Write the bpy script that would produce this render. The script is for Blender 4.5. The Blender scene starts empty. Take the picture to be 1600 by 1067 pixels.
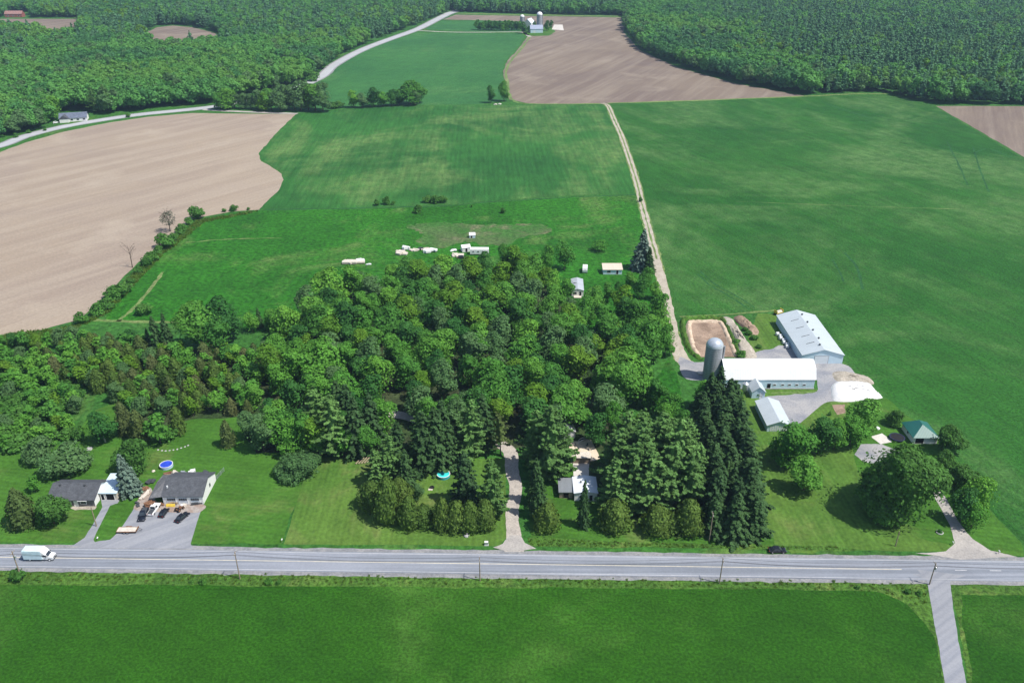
import bpy, math, random
import numpy as np
from mathutils import Vector

S = bpy.context.scene
C = S.collection
R = math.radians

# ------------------------------------------------------------------ camera, sky, sun, exposure
FPX, PITCH, CAMH = 1300.0, math.atan(.525), 155.0
cam = bpy.data.cameras.new('Camera'); cam.sensor_width = 36; cam.lens = 36 * FPX / 1600
cam.clip_start = 1; cam.clip_end = 30000
camo = bpy.data.objects.new('Camera', cam); C.objects.link(camo)
camo.location = (0, 0, CAMH); camo.rotation_euler = (math.pi / 2 - PITCH, 0, 0)
S.camera = camo

SUN_AZ, SUN_EL = R(111), R(58)                 # azimuth clockwise from +Y
tosun = Vector((math.sin(SUN_AZ) * math.cos(SUN_EL), math.cos(SUN_AZ) * math.cos(SUN_EL), math.sin(SUN_EL)))
W = bpy.data.worlds.new('World'); S.world = W; W.use_nodes = True
wn = W.node_tree.nodes; wn.clear()
sky = wn.new('ShaderNodeTexSky'); sky.sky_type = 'NISHITA'; sky.sun_disc = False
sky.sun_elevation = SUN_EL; sky.sun_rotation = SUN_AZ; sky.altitude = 200
bg = wn.new('ShaderNodeBackground'); bg.inputs['Strength'].default_value = .11
wo = wn.new('ShaderNodeOutputWorld')
W.node_tree.links.new(sky.outputs[0], bg.inputs[0]); W.node_tree.links.new(bg.outputs[0], wo.inputs[0])
sl = bpy.data.lights.new('sun', 'SUN'); sl.energy = 4.2; sl.angle = R(.5); sl.color = (1, .96, .9)
so = bpy.data.objects.new('sun', sl); C.objects.link(so); so.location = (300, -100, 400)
so.rotation_euler = (-tosun).to_track_quat('-Z', 'Y').to_euler()
S.view_settings.view_transform = 'Standard'; S.view_settings.look = 'None'
S.view_settings.exposure = 0.44; S.view_settings.gamma = 1
S.render.engine = 'CYCLES'
S.cycles.max_bounces = 6; S.cycles.diffuse_bounces = 3; S.cycles.transmission_bounces = 3
S.cycles.volume_bounces = 0

# ------------------------------------------------------------------ helpers: where things stand
CP, SP = math.cos(PITCH), math.sin(PITCH)
VH, VN = 533.5 - FPX * SP / CP, 533.5 + FPX * CP / SP
def G(u, v, z=0.0):                            # survey: photo coordinate -> point on the ground
    dx, dy = (u - 800) / FPX, (v - 533.5) / FPX
    t = (CAMH - z) / (SP + dy * CP)
    return (dx * t, t * (CP - dy * SP))
def HT(vb, vt):                                # height of an upright thing from base row to top row
    return CAMH * (vb - vt) * (VN - VH) / ((vb - VH) * (VN - vt))
def inside(px, py, poly):
    p = np.asarray(poly); x1, y1 = p[:, 0], p[:, 1]; x2, y2 = np.roll(x1, -1), np.roll(y1, -1)
    px = np.asarray(px)[:, None]; py = np.asarray(py)[:, None]
    with np.errstate(divide='ignore', invalid='ignore'):
        c = ((y1 > py) != (y2 > py)) & (px < (x2 - x1) * (py - y1) / (y2 - y1) + x1)
    return c.sum(1) % 2 == 1

# ------------------------------------------------------------------ helpers: objects
def tag(o, label=None, cat=None, group=None, kind=None):
    if label: o['label'] = label
    if cat: o['category'] = cat
    if group: o['group'] = group
    if kind: o['kind'] = kind
    return o
def thing(name, label, cat, loc, rot=0, group=None):
    o = bpy.data.objects.new(name, None); C.objects.link(o)
    o.empty_display_size = .5
    o.location = loc; o.rotation_euler = (0, 0, rot)
    return tag(o, label, cat, group)
def link(name, me, parent=None):
    o = bpy.data.objects.new(name, me); C.objects.link(o)
    if parent: o.parent = parent
    return o
def copy_tree(o, parent=None):
    c = o.copy(); C.objects.link(c)
    if parent: c.parent = parent
    for ch in list(o.children): copy_tree(ch, c)
    return c

class MB:
    def __init__(s): s.v = []; s.f = []; s.m = []
    def add(s, vs, fs, m=0):
        b = len(s.v); s.v += [tuple(map(float, p)) for p in vs]
        for f in fs: s.f.append([b + i for i in f]); s.m.append(m)
        return s
    def box(s, c, d, rz=0, m=0, taper=1.0):
        x, y, z = d[0] / 2, d[1] / 2, d[2] / 2; ca, sa = math.cos(rz), math.sin(rz); vs = []
        for k in (-1, 1):
            t = taper if k > 0 else 1
            for a, b in ((-1, -1), (1, -1), (1, 1), (-1, 1)):
                X, Y = a * x * t, b * y * t
                vs.append((c[0] + X * ca - Y * sa, c[1] + X * sa + Y * ca, c[2] + k * z))
        return s.add(vs, [(3, 2, 1, 0), (4, 5, 6, 7), (0, 1, 5, 4), (1, 2, 6, 5), (2, 3, 7, 6), (3, 0, 4, 7)], m)
    def prism(s, poly, axis, a, b, m=0):       # poly in the two other axes, extruded a..b along axis
        n = len(poly); vs = []
        for k in (a, b):
            for p, q in poly:
                vs.append({'x': (k, p, q), 'y': (p, k, q), 'z': (p, q, k)}[axis])
        return s.add(vs, [list(range(n))[::-1], list(range(n, 2 * n))] + [(i, (i + 1) % n, n + (i + 1) % n, n + i) for i in range(n)], m)
    def tube(s, pts, rad, n=6, m=0, cap=True):
        pts = [Vector(p) for p in pts]; k = len(pts)
        rr = rad if isinstance(rad, (list, tuple)) else [rad] * k
        vs = []
        for i, p in enumerate(pts):
            d = (pts[min(i + 1, k - 1)] - pts[max(i - 1, 0)]).normalized()
            a = d.orthogonal().normalized() if abs(d.z) < .99 else Vector((1, 0, 0)); b = d.cross(a).normalized(); a = b.cross(d)
            for j in range(n):
                t = 2 * math.pi * j / n; vs.append(p + (a * math.cos(t) + b * math.sin(t)) * rr[i])
        fs = [(i * n + j, i * n + (j + 1) % n, (i + 1) * n + (j + 1) % n, (i + 1) * n + j) for i in range(k - 1) for j in range(n)]
        if cap: fs += [list(range(n))[::-1], list(range((k - 1) * n, k * n))]
        return s.add(vs, fs, m)
    def lathe(s, prof, n=24, m=0, c=(0, 0, 0), cap=False):
        vs = [(c[0] + r * math.cos(2 * math.pi * j / n), c[1] + r * math.sin(2 * math.pi * j / n), c[2] + z) for r, z in prof for j in range(n)]
        k = len(prof)
        fs = [(i * n + j, i * n + (j + 1) % n, (i + 1) * n + (j + 1) % n, (i + 1) * n + j) for i in range(k - 1) for j in range(n)]
        if cap: fs.append(list(range((k - 1) * n, k * n)))
        return s.add(vs, fs, m)
    def mesh(s, name, mats, smooth=False):
        me = bpy.data.meshes.new(name); me.from_pydata(s.v, [], s.f)
        for m in (mats if isinstance(mats, (list, tuple)) else [mats]): me.materials.append(m)
        me.polygons.foreach_set('material_index', s.m)
        if smooth: me.polygons.foreach_set('use_smooth', [True] * len(s.f))
        me.update(); return me
    def build(s, name, mats, parent=None, smooth=False):
        return link(name, s.mesh(name, mats, smooth), parent)

# ------------------------------------------------------------------ materials
class NT:
    def __init__(s, name):
        s.m = bpy.data.materials.new(name); s.m.use_nodes = True; s.t = s.m.node_tree; s.t.nodes.clear()
        s.out = s.n('ShaderNodeOutputMaterial'); s._pos = None
    def n(s, t): return s.t.nodes.new(t)
    def L(s, a, b): s.t.links.new(a, b)
    def pos(s):
        if not s._pos: s._pos = s.n('ShaderNodeNewGeometry').outputs['Position']
        return s._pos
    def objco(s): return s.n('ShaderNodeTexCoord').outputs['Object']
    def map(s, v, rot=0, sc=(1, 1, 1), loc=(0, 0, 0)):
        m = s.n('ShaderNodeMapping'); m.vector_type = 'TEXTURE'; s.L(v, m.inputs[0]); m.inputs['Rotation'].default_value = (0, 0, rot)
        m.inputs['Scale'].default_value = tuple(1 / x for x in sc); m.inputs['Location'].default_value = loc; return m.outputs[0]
    def noise(s, v, scale, detail=2, rough=.5, dist=0, col=False):
        k = s.n('ShaderNodeTexNoise'); s.L(v, k.inputs['Vector']); k.inputs['Scale'].default_value = scale
        k.inputs['Detail'].default_value = detail; k.inputs['Roughness'].default_value = rough; k.inputs['Distortion'].default_value = dist
        return k.outputs[1 if col else 0]
    def ramp(s, f, a, b, lo=0., hi=1.):        # smooth range remap
        k = s.n('ShaderNodeMapRange'); k.interpolation_type = 'SMOOTHSTEP'; s.L(f, k.inputs[0])
        for i, x in ((1, a), (2, b), (3, lo), (4, hi)): k.inputs[i].default_value = x
        return k.outputs[0]
    def math(s, op, a, b):
        k = s.n('ShaderNodeMath'); k.operation = op
        for i, x in ((0, a), (1, b)):
            if isinstance(x, (int, float)): k.inputs[i].default_value = x
            else: s.L(x, k.inputs[i])
        return k.outputs[0]
    def mix(s, f, a, b, mode='MIX'):
        k = s.n('ShaderNodeMix'); k.data_type = 'RGBA'; k.blend_type = mode
        for i, x in ((0, f), (6, a), (7, b)):
            if isinstance(x, (int, float)): k.inputs[i].default_value = x
            elif isinstance(x, tuple): k.inputs[i].default_value = (*x, 1)
            else: s.L(x, k.inputs[i])
        return k.outputs[2]
    def gain(s, col, f): # multiply colour by a scalar socket
        k = s.n('ShaderNodeVectorMath'); k.operation = 'SCALE'; s.L(col, k.inputs[0])
        if isinstance(f, (int, float)): k.inputs['Scale'].default_value = f
        else: s.L(f, k.inputs['Scale'])
        return k.outputs[0]
    def wave(s, v, scale, dist=0, detail=0, dscale=1, dirn='X'):
        k = s.n('ShaderNodeTexWave'); s.L(v, k.inputs[0]); k.bands_direction = dirn
        k.inputs['Scale'].default_value = scale; k.inputs['Distortion'].default_value = dist
        k.inputs['Detail'].default_value = detail; k.inputs['Detail Scale'].default_value = dscale
        return k.outputs[1]
    def bump(s, h, strength=.5, dist=.3):
        k = s.n('ShaderNodeBump'); s.L(h, k.inputs['Height']); k.inputs['Strength'].default_value = strength
        k.inputs['Distance'].default_value = dist; return k.outputs[0]
    def bsdf(s, col, rough=.8, spec=.3, metal=0, nrm=None):
        b = s.n('ShaderNodeBsdfPrincipled')
        if isinstance(col, tuple): b.inputs['Base Color'].default_value = (*col, 1)
        else: s.L(col, b.inputs['Base Color'])
        b.inputs['Roughness'].default_value = rough; b.inputs['Specular IOR Level'].default_value = spec
        b.inputs['Metallic'].default_value = metal
        if nrm: s.L(nrm, b.inputs['Normal'])
        return b.outputs[0]
    def end(s, sh): s.L(sh, s.out.inputs[0]); return s.m

def m_plain(name, col, rough=.6, spec=.3, metal=0, var=.12, sc=1.5):
    k = NT(name); o = k.objco(); f = k.ramp(k.noise(o, sc, 4, .6), .3, .7, 1 - var, 1 + var)
    c = k.n('ShaderNodeRGB'); c.outputs[0].default_value = (*col, 1)
    return k.end(k.bsdf(k.gain(c.outputs[0], f), rough, spec, metal))

def m_crop(name, main, dark, tan, amt=.5, row=0., off=0., grain=.35, psc=.018, streak=.5, rowgap=0, gsc=.55, bump=.6):
    k = NT(name); p = k.map(k.pos(), loc=(off, off * 1.7, 0))
    big = k.ramp(k.noise(p, psc * .7, 4, .55), .35, .65)
    col = k.mix(big, main, dark)
    st = k.map(p, rot=row, sc=(1, .12, 1))                        # stretched along the rows
    pat = k.noise(p, psc, 5, .6, 1.0); stn = k.noise(st, psc * 6, 4, .6)
    pf = k.math('ADD', k.math('MULTIPLY', pat, 1 - .35 * streak), k.math('MULTIPLY', stn, .35 * streak))
    pf = k.ramp(pf, .62 - .2 * amt, .74 - .12 * amt)
    pf = k.math('MULTIPLY', pf, k.ramp(k.noise(p, .16, 4, .65), .3, .65, .35, .95))
    col = k.mix(pf, col, tan)
    f1 = k.noise(p, gsc, 4, .7); f2 = k.noise(st, .35, 3, .6); f3 = k.noise(p, .09, 3, .6)
    g = k.math('MULTIPLY', k.ramp(f1, .3, .7, 1 - grain, 1 + grain), k.ramp(f2, .3, .7, 1 - .14 * streak, 1 + .14 * streak))
    g = k.math('MULTIPLY', g, k.ramp(f3, .3, .7, .9, 1.1))
    if rowgap:
        w = k.wave(k.map(p, rot=row), .314 / rowgap, 1.2, 2, .4)
        g = k.math('MULTIPLY', g, k.ramp(w, 0, 1, .95, 1.05))
    col = k.gain(col, g)
    return k.end(k.bsdf(col, .85, .12, nrm=k.bump(f1, bump, .8)))

def m_soil(name, main, lite, dark, row=0., off=0.):
    k = NT(name); p = k.map(k.pos(), loc=(off, off, 0)); st = k.map(p, rot=row, sc=(1, .05, 1))
    col = k.mix(k.ramp(k.noise(p, .009, 4, .6, .6), .35, .65), main, dark)
    s1 = k.noise(st, .10, 5, .65); s2 = k.noise(st, .55, 3, .6)
    col = k.mix(k.math('MULTIPLY', k.ramp(s1, .38, .70), .6), col, lite)
    col = k.mix(k.math('MULTIPLY', k.ramp(k.noise(p, .02, 5, .6), .55, .7), .6), col, lite)
    g = k.math('MULTIPLY', k.ramp(s2, .3, .7, .965, 1.035), k.ramp(k.noise(p, .8, 3, .7), .3, .7, .9, 1.1))
    return k.end(k.bsdf(k.gain(col, g), .95, .1, nrm=k.bump(s2, .25, .3)))

def m_gravel(name, main, alt, sc=.15, grain=.15, off=0., rough=.95):
    k = NT(name); p = k.map(k.pos(), loc=(off, off, 0))
    col = k.mix(k.ramp(k.noise(p, sc, 5, .65, .5), .35, .65), main, alt)
    g = k.ramp(k.noise(p, 1.6, 4, .75), .3, .7, 1 - grain, 1 + grain)
    return k.end(k.bsdf(k.gain(col, g), rough, .15, nrm=k.bump(k.noise(p, 2.5, 3, .7), .3, .1)))

def m_asphalt(name, main, wear, row=0.):
    k = NT(name); p = k.pos(); st = k.map(p, rot=row, sc=(.02, 1, 1))
    col = k.mix(k.ramp(k.noise(st, .62, 3, .5), .36, .62), main, wear)
    crack = k.ramp(k.noise(k.map(p, sc=(.4, 1, 1)), .5, 6, .7, 1.5), .485, .5, 0, 1)
    g = k.math('MULTIPLY', k.ramp(k.noise(p, 1.4, 4, .7), .3, .7, .94, 1.06), k.ramp(k.noise(p, .07, 3, .6), .3, .7, .93, 1.05))
    return k.end(k.bsdf(k.gain(col, g), .9, .25))

def m_leaf(name, cols, hue=.28, trans=.30, clump=.5, patch=0):
    k = NT(name); oi = k.n('ShaderNodeObjectInfo')
    cr = k.n('ShaderNodeValToRGB'); k.L(oi.outputs['Random'], cr.inputs[0]); e = cr.color_ramp.elements
    while len(e) < len(cols): e.new(.5)
    for i, c in enumerate(cols): e[i].position = i / (len(cols) - 1); e[i].color = (*c, 1)
    o = k.objco()
    f = k.math('MULTIPLY', k.ramp(k.noise(o, clump, 3, .6), .3, .7, 1 - hue, 1 + hue), k.ramp(k.noise(o, 2.5, 2, .6), .3, .7, .8, 1.2))
    base = cr.outputs[0]
    if patch:                                   # stands of one species: tint by where the tree grows
        pn = k.noise(oi.outputs['Location'], .0075, 3, .6, .5)
        base = k.mix(k.ramp(pn, .50, .62), base, (.135, .30, .055)); base = k.mix(k.ramp(pn, .47, .36), base, (.065, .19, .065))
    col = k.gain(base, f)
    b = k.bsdf(col, .65, .10)
    tr = k.n('ShaderNodeBsdfTranslucent'); k.L(k.mix(1.0, col, (1.0, 1.0, .45), 'MULTIPLY'), tr.inputs[0])
    mx = k.n('ShaderNodeMixShader'); mx.inputs[0].default_value = trans
    k.L(b, mx.inputs[1]); k.L(tr.outputs[0], mx.inputs[2])
    return k.end(mx.outputs[0])

def m_ribbed(name, col, gap=.9, axis='X', rough=.45, metal=0., amp=.08, stain=.1):
    k = NT(name); o = k.objco()
    w = k.wave(o, 6.2832 / (20 * gap), 0, dirn=axis)
    f = k.math('MULTIPLY', k.ramp(w, .0, .35, 1 - amp, 1.0), k.ramp(k.noise(k.map(o, sc=(1, .3, 1)), .35, 5, .65), .3, .7, 1 - stain, 1 + stain * .6))
    c = k.n('ShaderNodeRGB'); c.outputs[0].default_value = (*col, 1)
    return k.end(k.bsdf(k.gain(c.outputs[0], f), rough, .35, metal, nrm=k.bump(w, .25, .04)))

def m_shingle(name, col):
    k = NT(name); o = k.objco()
    b = k.n('ShaderNodeTexBrick'); k.L(k.map(o, sc=(1, 1, 1)), b.inputs[0]); b.inputs['Scale'].default_value = 1.2
    for i, g in ((1, .85), (2, 1.2), (3, .6)): b.inputs[i].default_value = tuple(c * g for c in col) + (1,)
    b.inputs['Mortar Size'].default_value = .012
    f = k.ramp(k.noise(o, .5, 5, .7), .3, .7, .82, 1.15)
    return k.end(k.bsdf(k.gain(b.outputs[0], f), .85, .2))

M = {}
M['hay'] = m_crop('hay_crop', (0.030, 0.125, 0.021), (0.018, 0.089, 0.016), (0.111, 0.191, 0.053), .85, R(2), 0, .3, .010, 1., 3.2, 1.1, .4)
M['hayfar'] = m_crop('hay_crop_far', (0.042, 0.145, 0.035), (0.029, 0.114, 0.030), (0.072, 0.175, 0.047), .5, R(-20), 300, .25, .012, .6)
M['soy'] = m_crop('soy_crop', (0.024, 0.106, 0.013), (0.015, 0.082, 0.010), (0.080, 0.165, 0.044), .92, R(24), 120, .36, .009, .8, 0, 1.0, .6)
M['near'] = m_crop('dark_crop', (0.012, 0.064, 0.003), (0.023, 0.092, 0.005), (0.060, 0.150, 0.020), .62, R(62), 700, .40, .012, .5, 0, 1.4, .6)
M['scrub'] = m_crop('rough_pasture', (0.025, 0.133, 0.009), (0.017, 0.093, 0.007), (0.093, 0.166, 0.038), .55, R(5), 40, .45, .02, .4, 0, .5, .9)
M['worn'] = m_crop('worn_turf', (.042, .130, .022), (.075, .125, .040), (.17, .145, .09), .55, R(5), 11, .4, .05, .2)
M['lawn'] = m_crop('mown_lawn', (0.053, 0.143, 0.017), (0.043, 0.125, 0.014), (0.103, 0.151, 0.036), .5, R(80), 55, .2, .035, .7, 1.6, .8, .35)
M['lawn2'] = m_crop('yellowed_lawn', (0.084, 0.158, 0.026), (0.060, 0.140, 0.020), (0.152, 0.180, 0.055), .6, R(2), 85, .2, .03, .8, 1.5, .8, .35)
M['base'] = m_crop('meadow', (0.040, 0.135, 0.021), (0.030, 0.108, 0.018), (0.088, 0.153, 0.034), .45, R(10), 5, .4, .02, .3, 0, .5, .8)
M['verge'] = m_crop('verge_grass', (0.070, 0.152, 0.022), (0.050, 0.120, 0.018), (0.126, 0.184, 0.040), .5, 0, 9, .5, .09, .8, 0, .9, 1.)
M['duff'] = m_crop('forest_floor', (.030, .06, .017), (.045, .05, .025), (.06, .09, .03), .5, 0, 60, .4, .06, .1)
M['soilA'] = m_soil('tilled_soil', (0.305, 0.242, 0.180), (0.370, 0.307, 0.237), (0.272, 0.215, 0.170), R(-38))
M['soilC'] = m_soil('tilled_soil_dark', (0.194, 0.150, 0.115), (0.281, 0.231, 0.179), (0.158, 0.120, 0.099), R(-26), 200)
M['gravel'] = m_gravel('gravel', (.40, .37, .335), (.31, .29, .27))
M['shoulder'] = m_gravel('shoulder_gravel', (.19, .195, .205), (.27, .265, .26), .3, .2)
M['yard'] = m_gravel('yard_gravel', (.215, .222, .245), (.33, .32, .315), .09, .14, 40)
M['dirt'] = m_gravel('track_dirt', (.43, .385, .31), (.34, .30, .235), .2)
M['dirtdark'] = m_gravel('dug_earth', (.20, .14, .10), (.36, .26, .19), .12, .25, 7)
M['dirtpale'] = m_gravel('spoil_earth', (.30, .265, .21), (.42, .375, .31), .25, .25, 3)
M['paved'] = m_asphalt('forecourt_asphalt', (0.221, 0.230, 0.255), (0.270, 0.276, 0.294), .6)
M['asphalt'] = m_asphalt('road_asphalt', (0.184, 0.201, 0.230), (0.259, 0.274, 0.309))
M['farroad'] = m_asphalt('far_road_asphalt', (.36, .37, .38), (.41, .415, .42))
M['pad'] = m_gravel('concrete_pad', (.50, .46, .40), (.58, .55, .50), .2, .08, 2)
M['sandpad'] = m_gravel('sand_patio', (.60, .49, .36), (.66, .57, .45), .2, .08, 2)
M['yline'] = m_gravel('yellow_road_paint', (.62, .56, .42), (.50, .46, .38), .4, .1)
M['wline'] = m_gravel('white_road_paint', (.56, .56, .56), (.46, .46, .47), .5, .12)
M['tan_gravel'] = m_gravel('tan_gravel', (.42, .375, .325), (.34, .305, .27), .35, .2)
M['flat'] = m_crop('flattened_crop', (.024, .096, .026), (.021, .085, .024), (.03, .11, .03), .3, 0, 2)
M['pale'] = m_crop('dry_grass_path', (.16, .21, .07), (.11, .18, .05), (.24, .24, .11), .5, 0, 2)

# ------------------------------------------------------------------ the setting: ground sheets
rng = np.random.default_rng(11)
def wp(pts): return [G(u, v) for u, v in pts]
def smooth_poly(w, n=6):                       # closed Catmull-Rom
    out = []; k = len(w); w = [np.array(p) for p in w]
    for i in range(k):
        a, b, c, d = w[i - 1], w[i], w[(i + 1) % k], w[(i + 2) % k]
        for t in np.linspace(0, 1, n, endpoint=False):
            out.append(.5 * ((2 * b) + (c - a) * t + (2 * a - 5 * b + 4 * c - d) * t * t + (3 * b - a - 3 * c + d) * t ** 3))
    return [tuple(p) for p in out]
def rough_edge(w, step=2.5, amp=.35):
    out = []; k = len(w)
    for i in range(k):
        a, b = np.array(w[i]), np.array(w[(i + 1) % k]); n = max(1, min(240, int(np.linalg.norm(b - a) / step)))
        d = (b - a) / max(1e-6, np.linalg.norm(b - a)); nn = np.array([-d[1], d[0]]); ph = rng.uniform(0, 6, 3)
        for j in range(n):
            t = j / n; L = np.linalg.norm(b - a) * t; e = math.sin(math.pi * t)
            o = amp * e * (.5 * math.sin(L / 3.1 + ph[0]) + .6 * math.sin(L / 8.7 + ph[1]) + .9 * rng.normal() * .4)
            out.append(tuple(a + (b - a) * t + nn * o))
    return out
def sheet(name, pts, z, mat, amp=.35, step=2.5, smooth=0, kind='structure', world=False):
    w = pts if world else wp(pts)
    if smooth: w = smooth_poly(w, smooth)
    w = rough_edge(w, step, amp) if amp else w
    me = bpy.data.meshes.new(name); me.from_pydata([(x, y, z) for x, y in w], [], [list(range(len(w)))])
    me.materials.append(mat); me.update()
    if me.polygons[0].normal.z < 0: me.flip_normals()
    return tag(link(name, me), kind=kind)
def spline(w, n=8):                            # open Catmull-Rom
    w = [np.array(p) for p in w]; w = [2 * w[0] - w[1]] + w + [2 * w[-1] - w[-2]]; out = []
    for i in range(1, len(w) - 2):
        a, b, c, d = w[i - 1:i + 3]
        for t in np.linspace(0, 1, n, endpoint=False):
            out.append(.5 * ((2 * b) + (c - a) * t + (2 * a - 5 * b + 4 * c - d) * t * t + (3 * b - a - 3 * c + d) * t ** 3))
    out.append(w[-2]); return out
def ribbon(name, w, width, z, mat, jit=0., cuts=(-.5, .5), n=8, kind='structure', mb=None, mi=0):
    w = spline(w, n) if n else [np.array(p) for p in w]; own = mb is None; mb = mb or MB(); k = len(w); vs = []
    ws = width if isinstance(width, (list, tuple)) else [width] * 2
    for i, p in enumerate(w):
        d = w[min(i + 1, k - 1)] - w[max(i - 1, 0)]; d = d / np.linalg.norm(d); nn = np.array([-d[1], d[0]])
        wd = np.interp(i / (k - 1), np.linspace(0, 1, len(ws)), ws)
        for c in cuts:
            q = p + nn * (c * wd + jit * rng.normal()); vs.append((q[0], q[1], z))
    m = len(cuts)
    mb.add(vs, [(i * m + j + 1, i * m + j, (i + 1) * m + j, (i + 1) * m + j + 1) for i in range(k - 1) for j in range(m - 1)], mi)
    if own: return tag(mb.build(name, mat), kind=kind)

g = sheet('ground', [(-6000, -1200), (6000, -1200), (6000, 7000), (-6000, 7000)], 0, M['base'], 0, world=True)

SOIL_A = [(-420, 300), (-200, 262), (-60, 248), (0, 238), (40, 223), (100, 206), (170, 192), (230, 183), (300, 177), (380, 178), (462, 179), (430, 210), (404, 240), (408, 252), (425, 262), (440, 272), (443, 281), (436, 297), (420, 313), (405, 328),
          (360, 331), (300, 343), (262, 375), (216, 410), (172, 455), (122, 500), (60, 517), (0, 525), (-200, 545), (-420, 560)]
sheet('tilled_field', SOIL_A, .02, M['soilA'], .5, 4)
sheet('hay_field', [(405, 327), (420, 312), (436, 297), (443, 281), (440, 271), (425, 261), (408, 251), (404, 240), (430, 210), (464, 178), (520, 172), (600, 168), (700, 165), (830, 164.5), (943, 164), (960, 200), (975, 245), (988, 285), (995, 303), (900, 305), (780, 313), (690, 321), (560, 325)], .03, M['hay'], .6, 4)
sheet('far_hay_field', [(500, 126), (522, 105), (562, 82), (602, 66), (652, 52), (700, 52), (760, 52.5), (815, 52.5), (820, 58), (806, 78), (790, 95), (784, 112), (788, 130), (793, 156), (750, 163), (600, 166), (520, 171), (468, 177), (480, 150)], .02, M['hayfar'], .8, 6)
sheet('far_hay_strip', [(664, 46), (690, 33), (745, 33), (800, 34), (812, 50), (740, 50)], .02, M['hayfar'], .8, 6)
sheet('tilled_field', [(692, 31), (712, 23.5), (800, 25), (900, 26.5), (980, 28), (974, 50), (1000, 79), (1060, 106), (1150, 131), (1262, 151), (1100, 157), (950, 162), (830, 163), (796, 156), (790, 132), (786, 112), (793, 95), (809, 78), (824, 58), (830, 53), (812, 34), (745, 32)], .03, M['soilC'], .8, 6)
SOY = [(956, 165), (1100, 158), (1262, 152.5), (1390, 149), (1425, 157), (1458, 165), (1530, 208), (1600, 249), (1760, 340), (2050, 520), (2300, 760), (2120, 960), (1760, 900), (1640, 876), (1598, 848), (1560, 810), (1528, 772), (1500, 728), (1475, 690), (1440, 664), (1410, 645), (1383, 620), (1360, 600), (1342, 590), (1317, 560), (1290, 520), (1265, 486), (1212, 487), (1140, 493), (1062, 499), (1052, 478), (1030, 400), (1018, 350), (1005, 308), (992, 265), (972, 200)]
sheet('soy_field', SOY, .03, M['soy'], .5, 3)
sheet('tilled_field', [(1462, 166), (1540, 166), (1620, 166.5), (1800, 167), (2100, 168), (2200, 300), (1900, 330), (1766, 338), (1602, 247), (1534, 207)], .03, M['soilC'], .5, 5)
sheet('tilled_field', [(-160, 31), (0, 30), (121, 30), (126, 44), (124, 64), (-160, 62)], .03, M['soilC'], .8, 6)
sheet('tilled_field', [(226, 53), (245, 43), (270, 40.5), (300, 43), (332, 51), (350, 60), (345, 80), (240, 84), (228, 66)], .03, M['soilC'], .8, 6)
sheet('pasture', [(405, 329), (560, 327), (690, 323), (780, 315), (900, 307), (997, 305), (1010, 355), (1022, 400), (1035, 450), (1040, 490), (900, 520), (600, 520), (400, 520), (300, 506), (165, 502), (172, 470), (190, 450), (225, 413), (270, 374), (305, 344), (362, 333)], .02, M['scrub'], .5, 4)
sheet('worn_turf', [(635, 352), (690, 348), (760, 352), (840, 350), (862, 362), (812, 372), (790, 384), (720, 380), (690, 388), (650, 378), (660, 368)], .03, M['worn'], 2.5, 1.5, 5)
sheet('crop_field', [(-900, 1500), (-600, 1000), (-420, 920), (0, 911), (200, 912), (500, 914), (800, 917), (1100, 918), (1330, 920), (1380, 924), (1420, 942), (1450, 975), (1468, 1010), (1478, 1067), (1500, 1250), (1530, 1500)], .02, M['near'], .35, 2)
sheet('crop_field', [(1500, 927), (1600, 928), (1900, 934), (2300, 950), (2500, 1200), (2300, 1500), (1650, 1500), (1545, 1200), (1516, 1067), (1508, 1010), (1500, 960)], .02, M['near'], .35, 2)
sheet('verge', [(-600, 893), (0, 891), (400, 893), (800, 899), (1200, 903), (1440, 907), (1462, 915), (1474, 980), (1484, 1067), (1510, 1400), (1498, 1400), (1474, 1067), (1465, 1010), (1447, 976), (1417, 944), (1378, 926), (1330, 922), (1100, 920), (500, 916), (0, 913), (-600, 922)], .03, M['verge'], .35, 1.5)
sheet('verge', [(1484, 908), (1600, 911), (1900, 922), (1900, 936), (1600, 930), (1502, 929), (1503, 960), (1511, 1010), (1519, 1067), (1555, 1250), (1540, 1250), (1512, 1067), (1495, 960)], .03, M['verge'], .3, 1.5)
# mown grass of the gardens
sheet('lawn', [(-300, 700), (0, 702), (60, 700), (110, 690), (150, 640), (190, 625), (240, 655), (300, 650), (370, 648), (400, 690), (440, 705), (480, 712), (478, 740), (440, 850), (300, 849), (0, 847), (-300, 848)], .02, M['lawn'], .3, 2)
sheet('yellowed_lawn', [(482, 714), (575, 716), (700, 716), (795, 716), (790, 760), (796, 835), (780, 853), (600, 851), (443, 850), (462, 790)], .02, M['lawn2'], .25, 2)
sheet('lawn', [(824, 700), (930, 690), (1100, 640), (1130, 610), (1330, 620), (1385, 622), (1442, 666), (1476, 692), (1500, 730), (1528, 775), (1560, 812), (1596, 848), (1600, 868), (1480, 862), (1350, 860), (1100, 856), (830, 852)], .02, M['lawn'], .3, 2)
sheet('yellowed_lawn', [(1135, 612), (1275, 608), (1320, 625), (1330, 690), (1345, 740), (1420, 830), (1480, 850), (1478, 861), (1340, 858), (1210, 850), (1170, 700)], .028, M['lawn2'], .8, 2, 4)
sheet('ditch_grass', [(1200, 851), (1300, 852), (1345, 858), (1330, 861), (1200, 858), (826, 853), (824, 840), (900, 843), (1100, 849)], .036, M['verge'], .4, 1.5)
sheet('forest_floor', [(480, 492), (560, 458), (700, 442), (800, 440), (866, 450), (880, 500), (930, 516), (975, 492), (1022, 505), (1020, 555), (994, 595), (972, 640), (965, 668), (1075, 690), (1085, 780), (920, 780), (900, 700), (700, 700), (560, 712), (400, 708), (375, 655), (420, 560)], .036, M['duff'], 1, 3)
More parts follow.
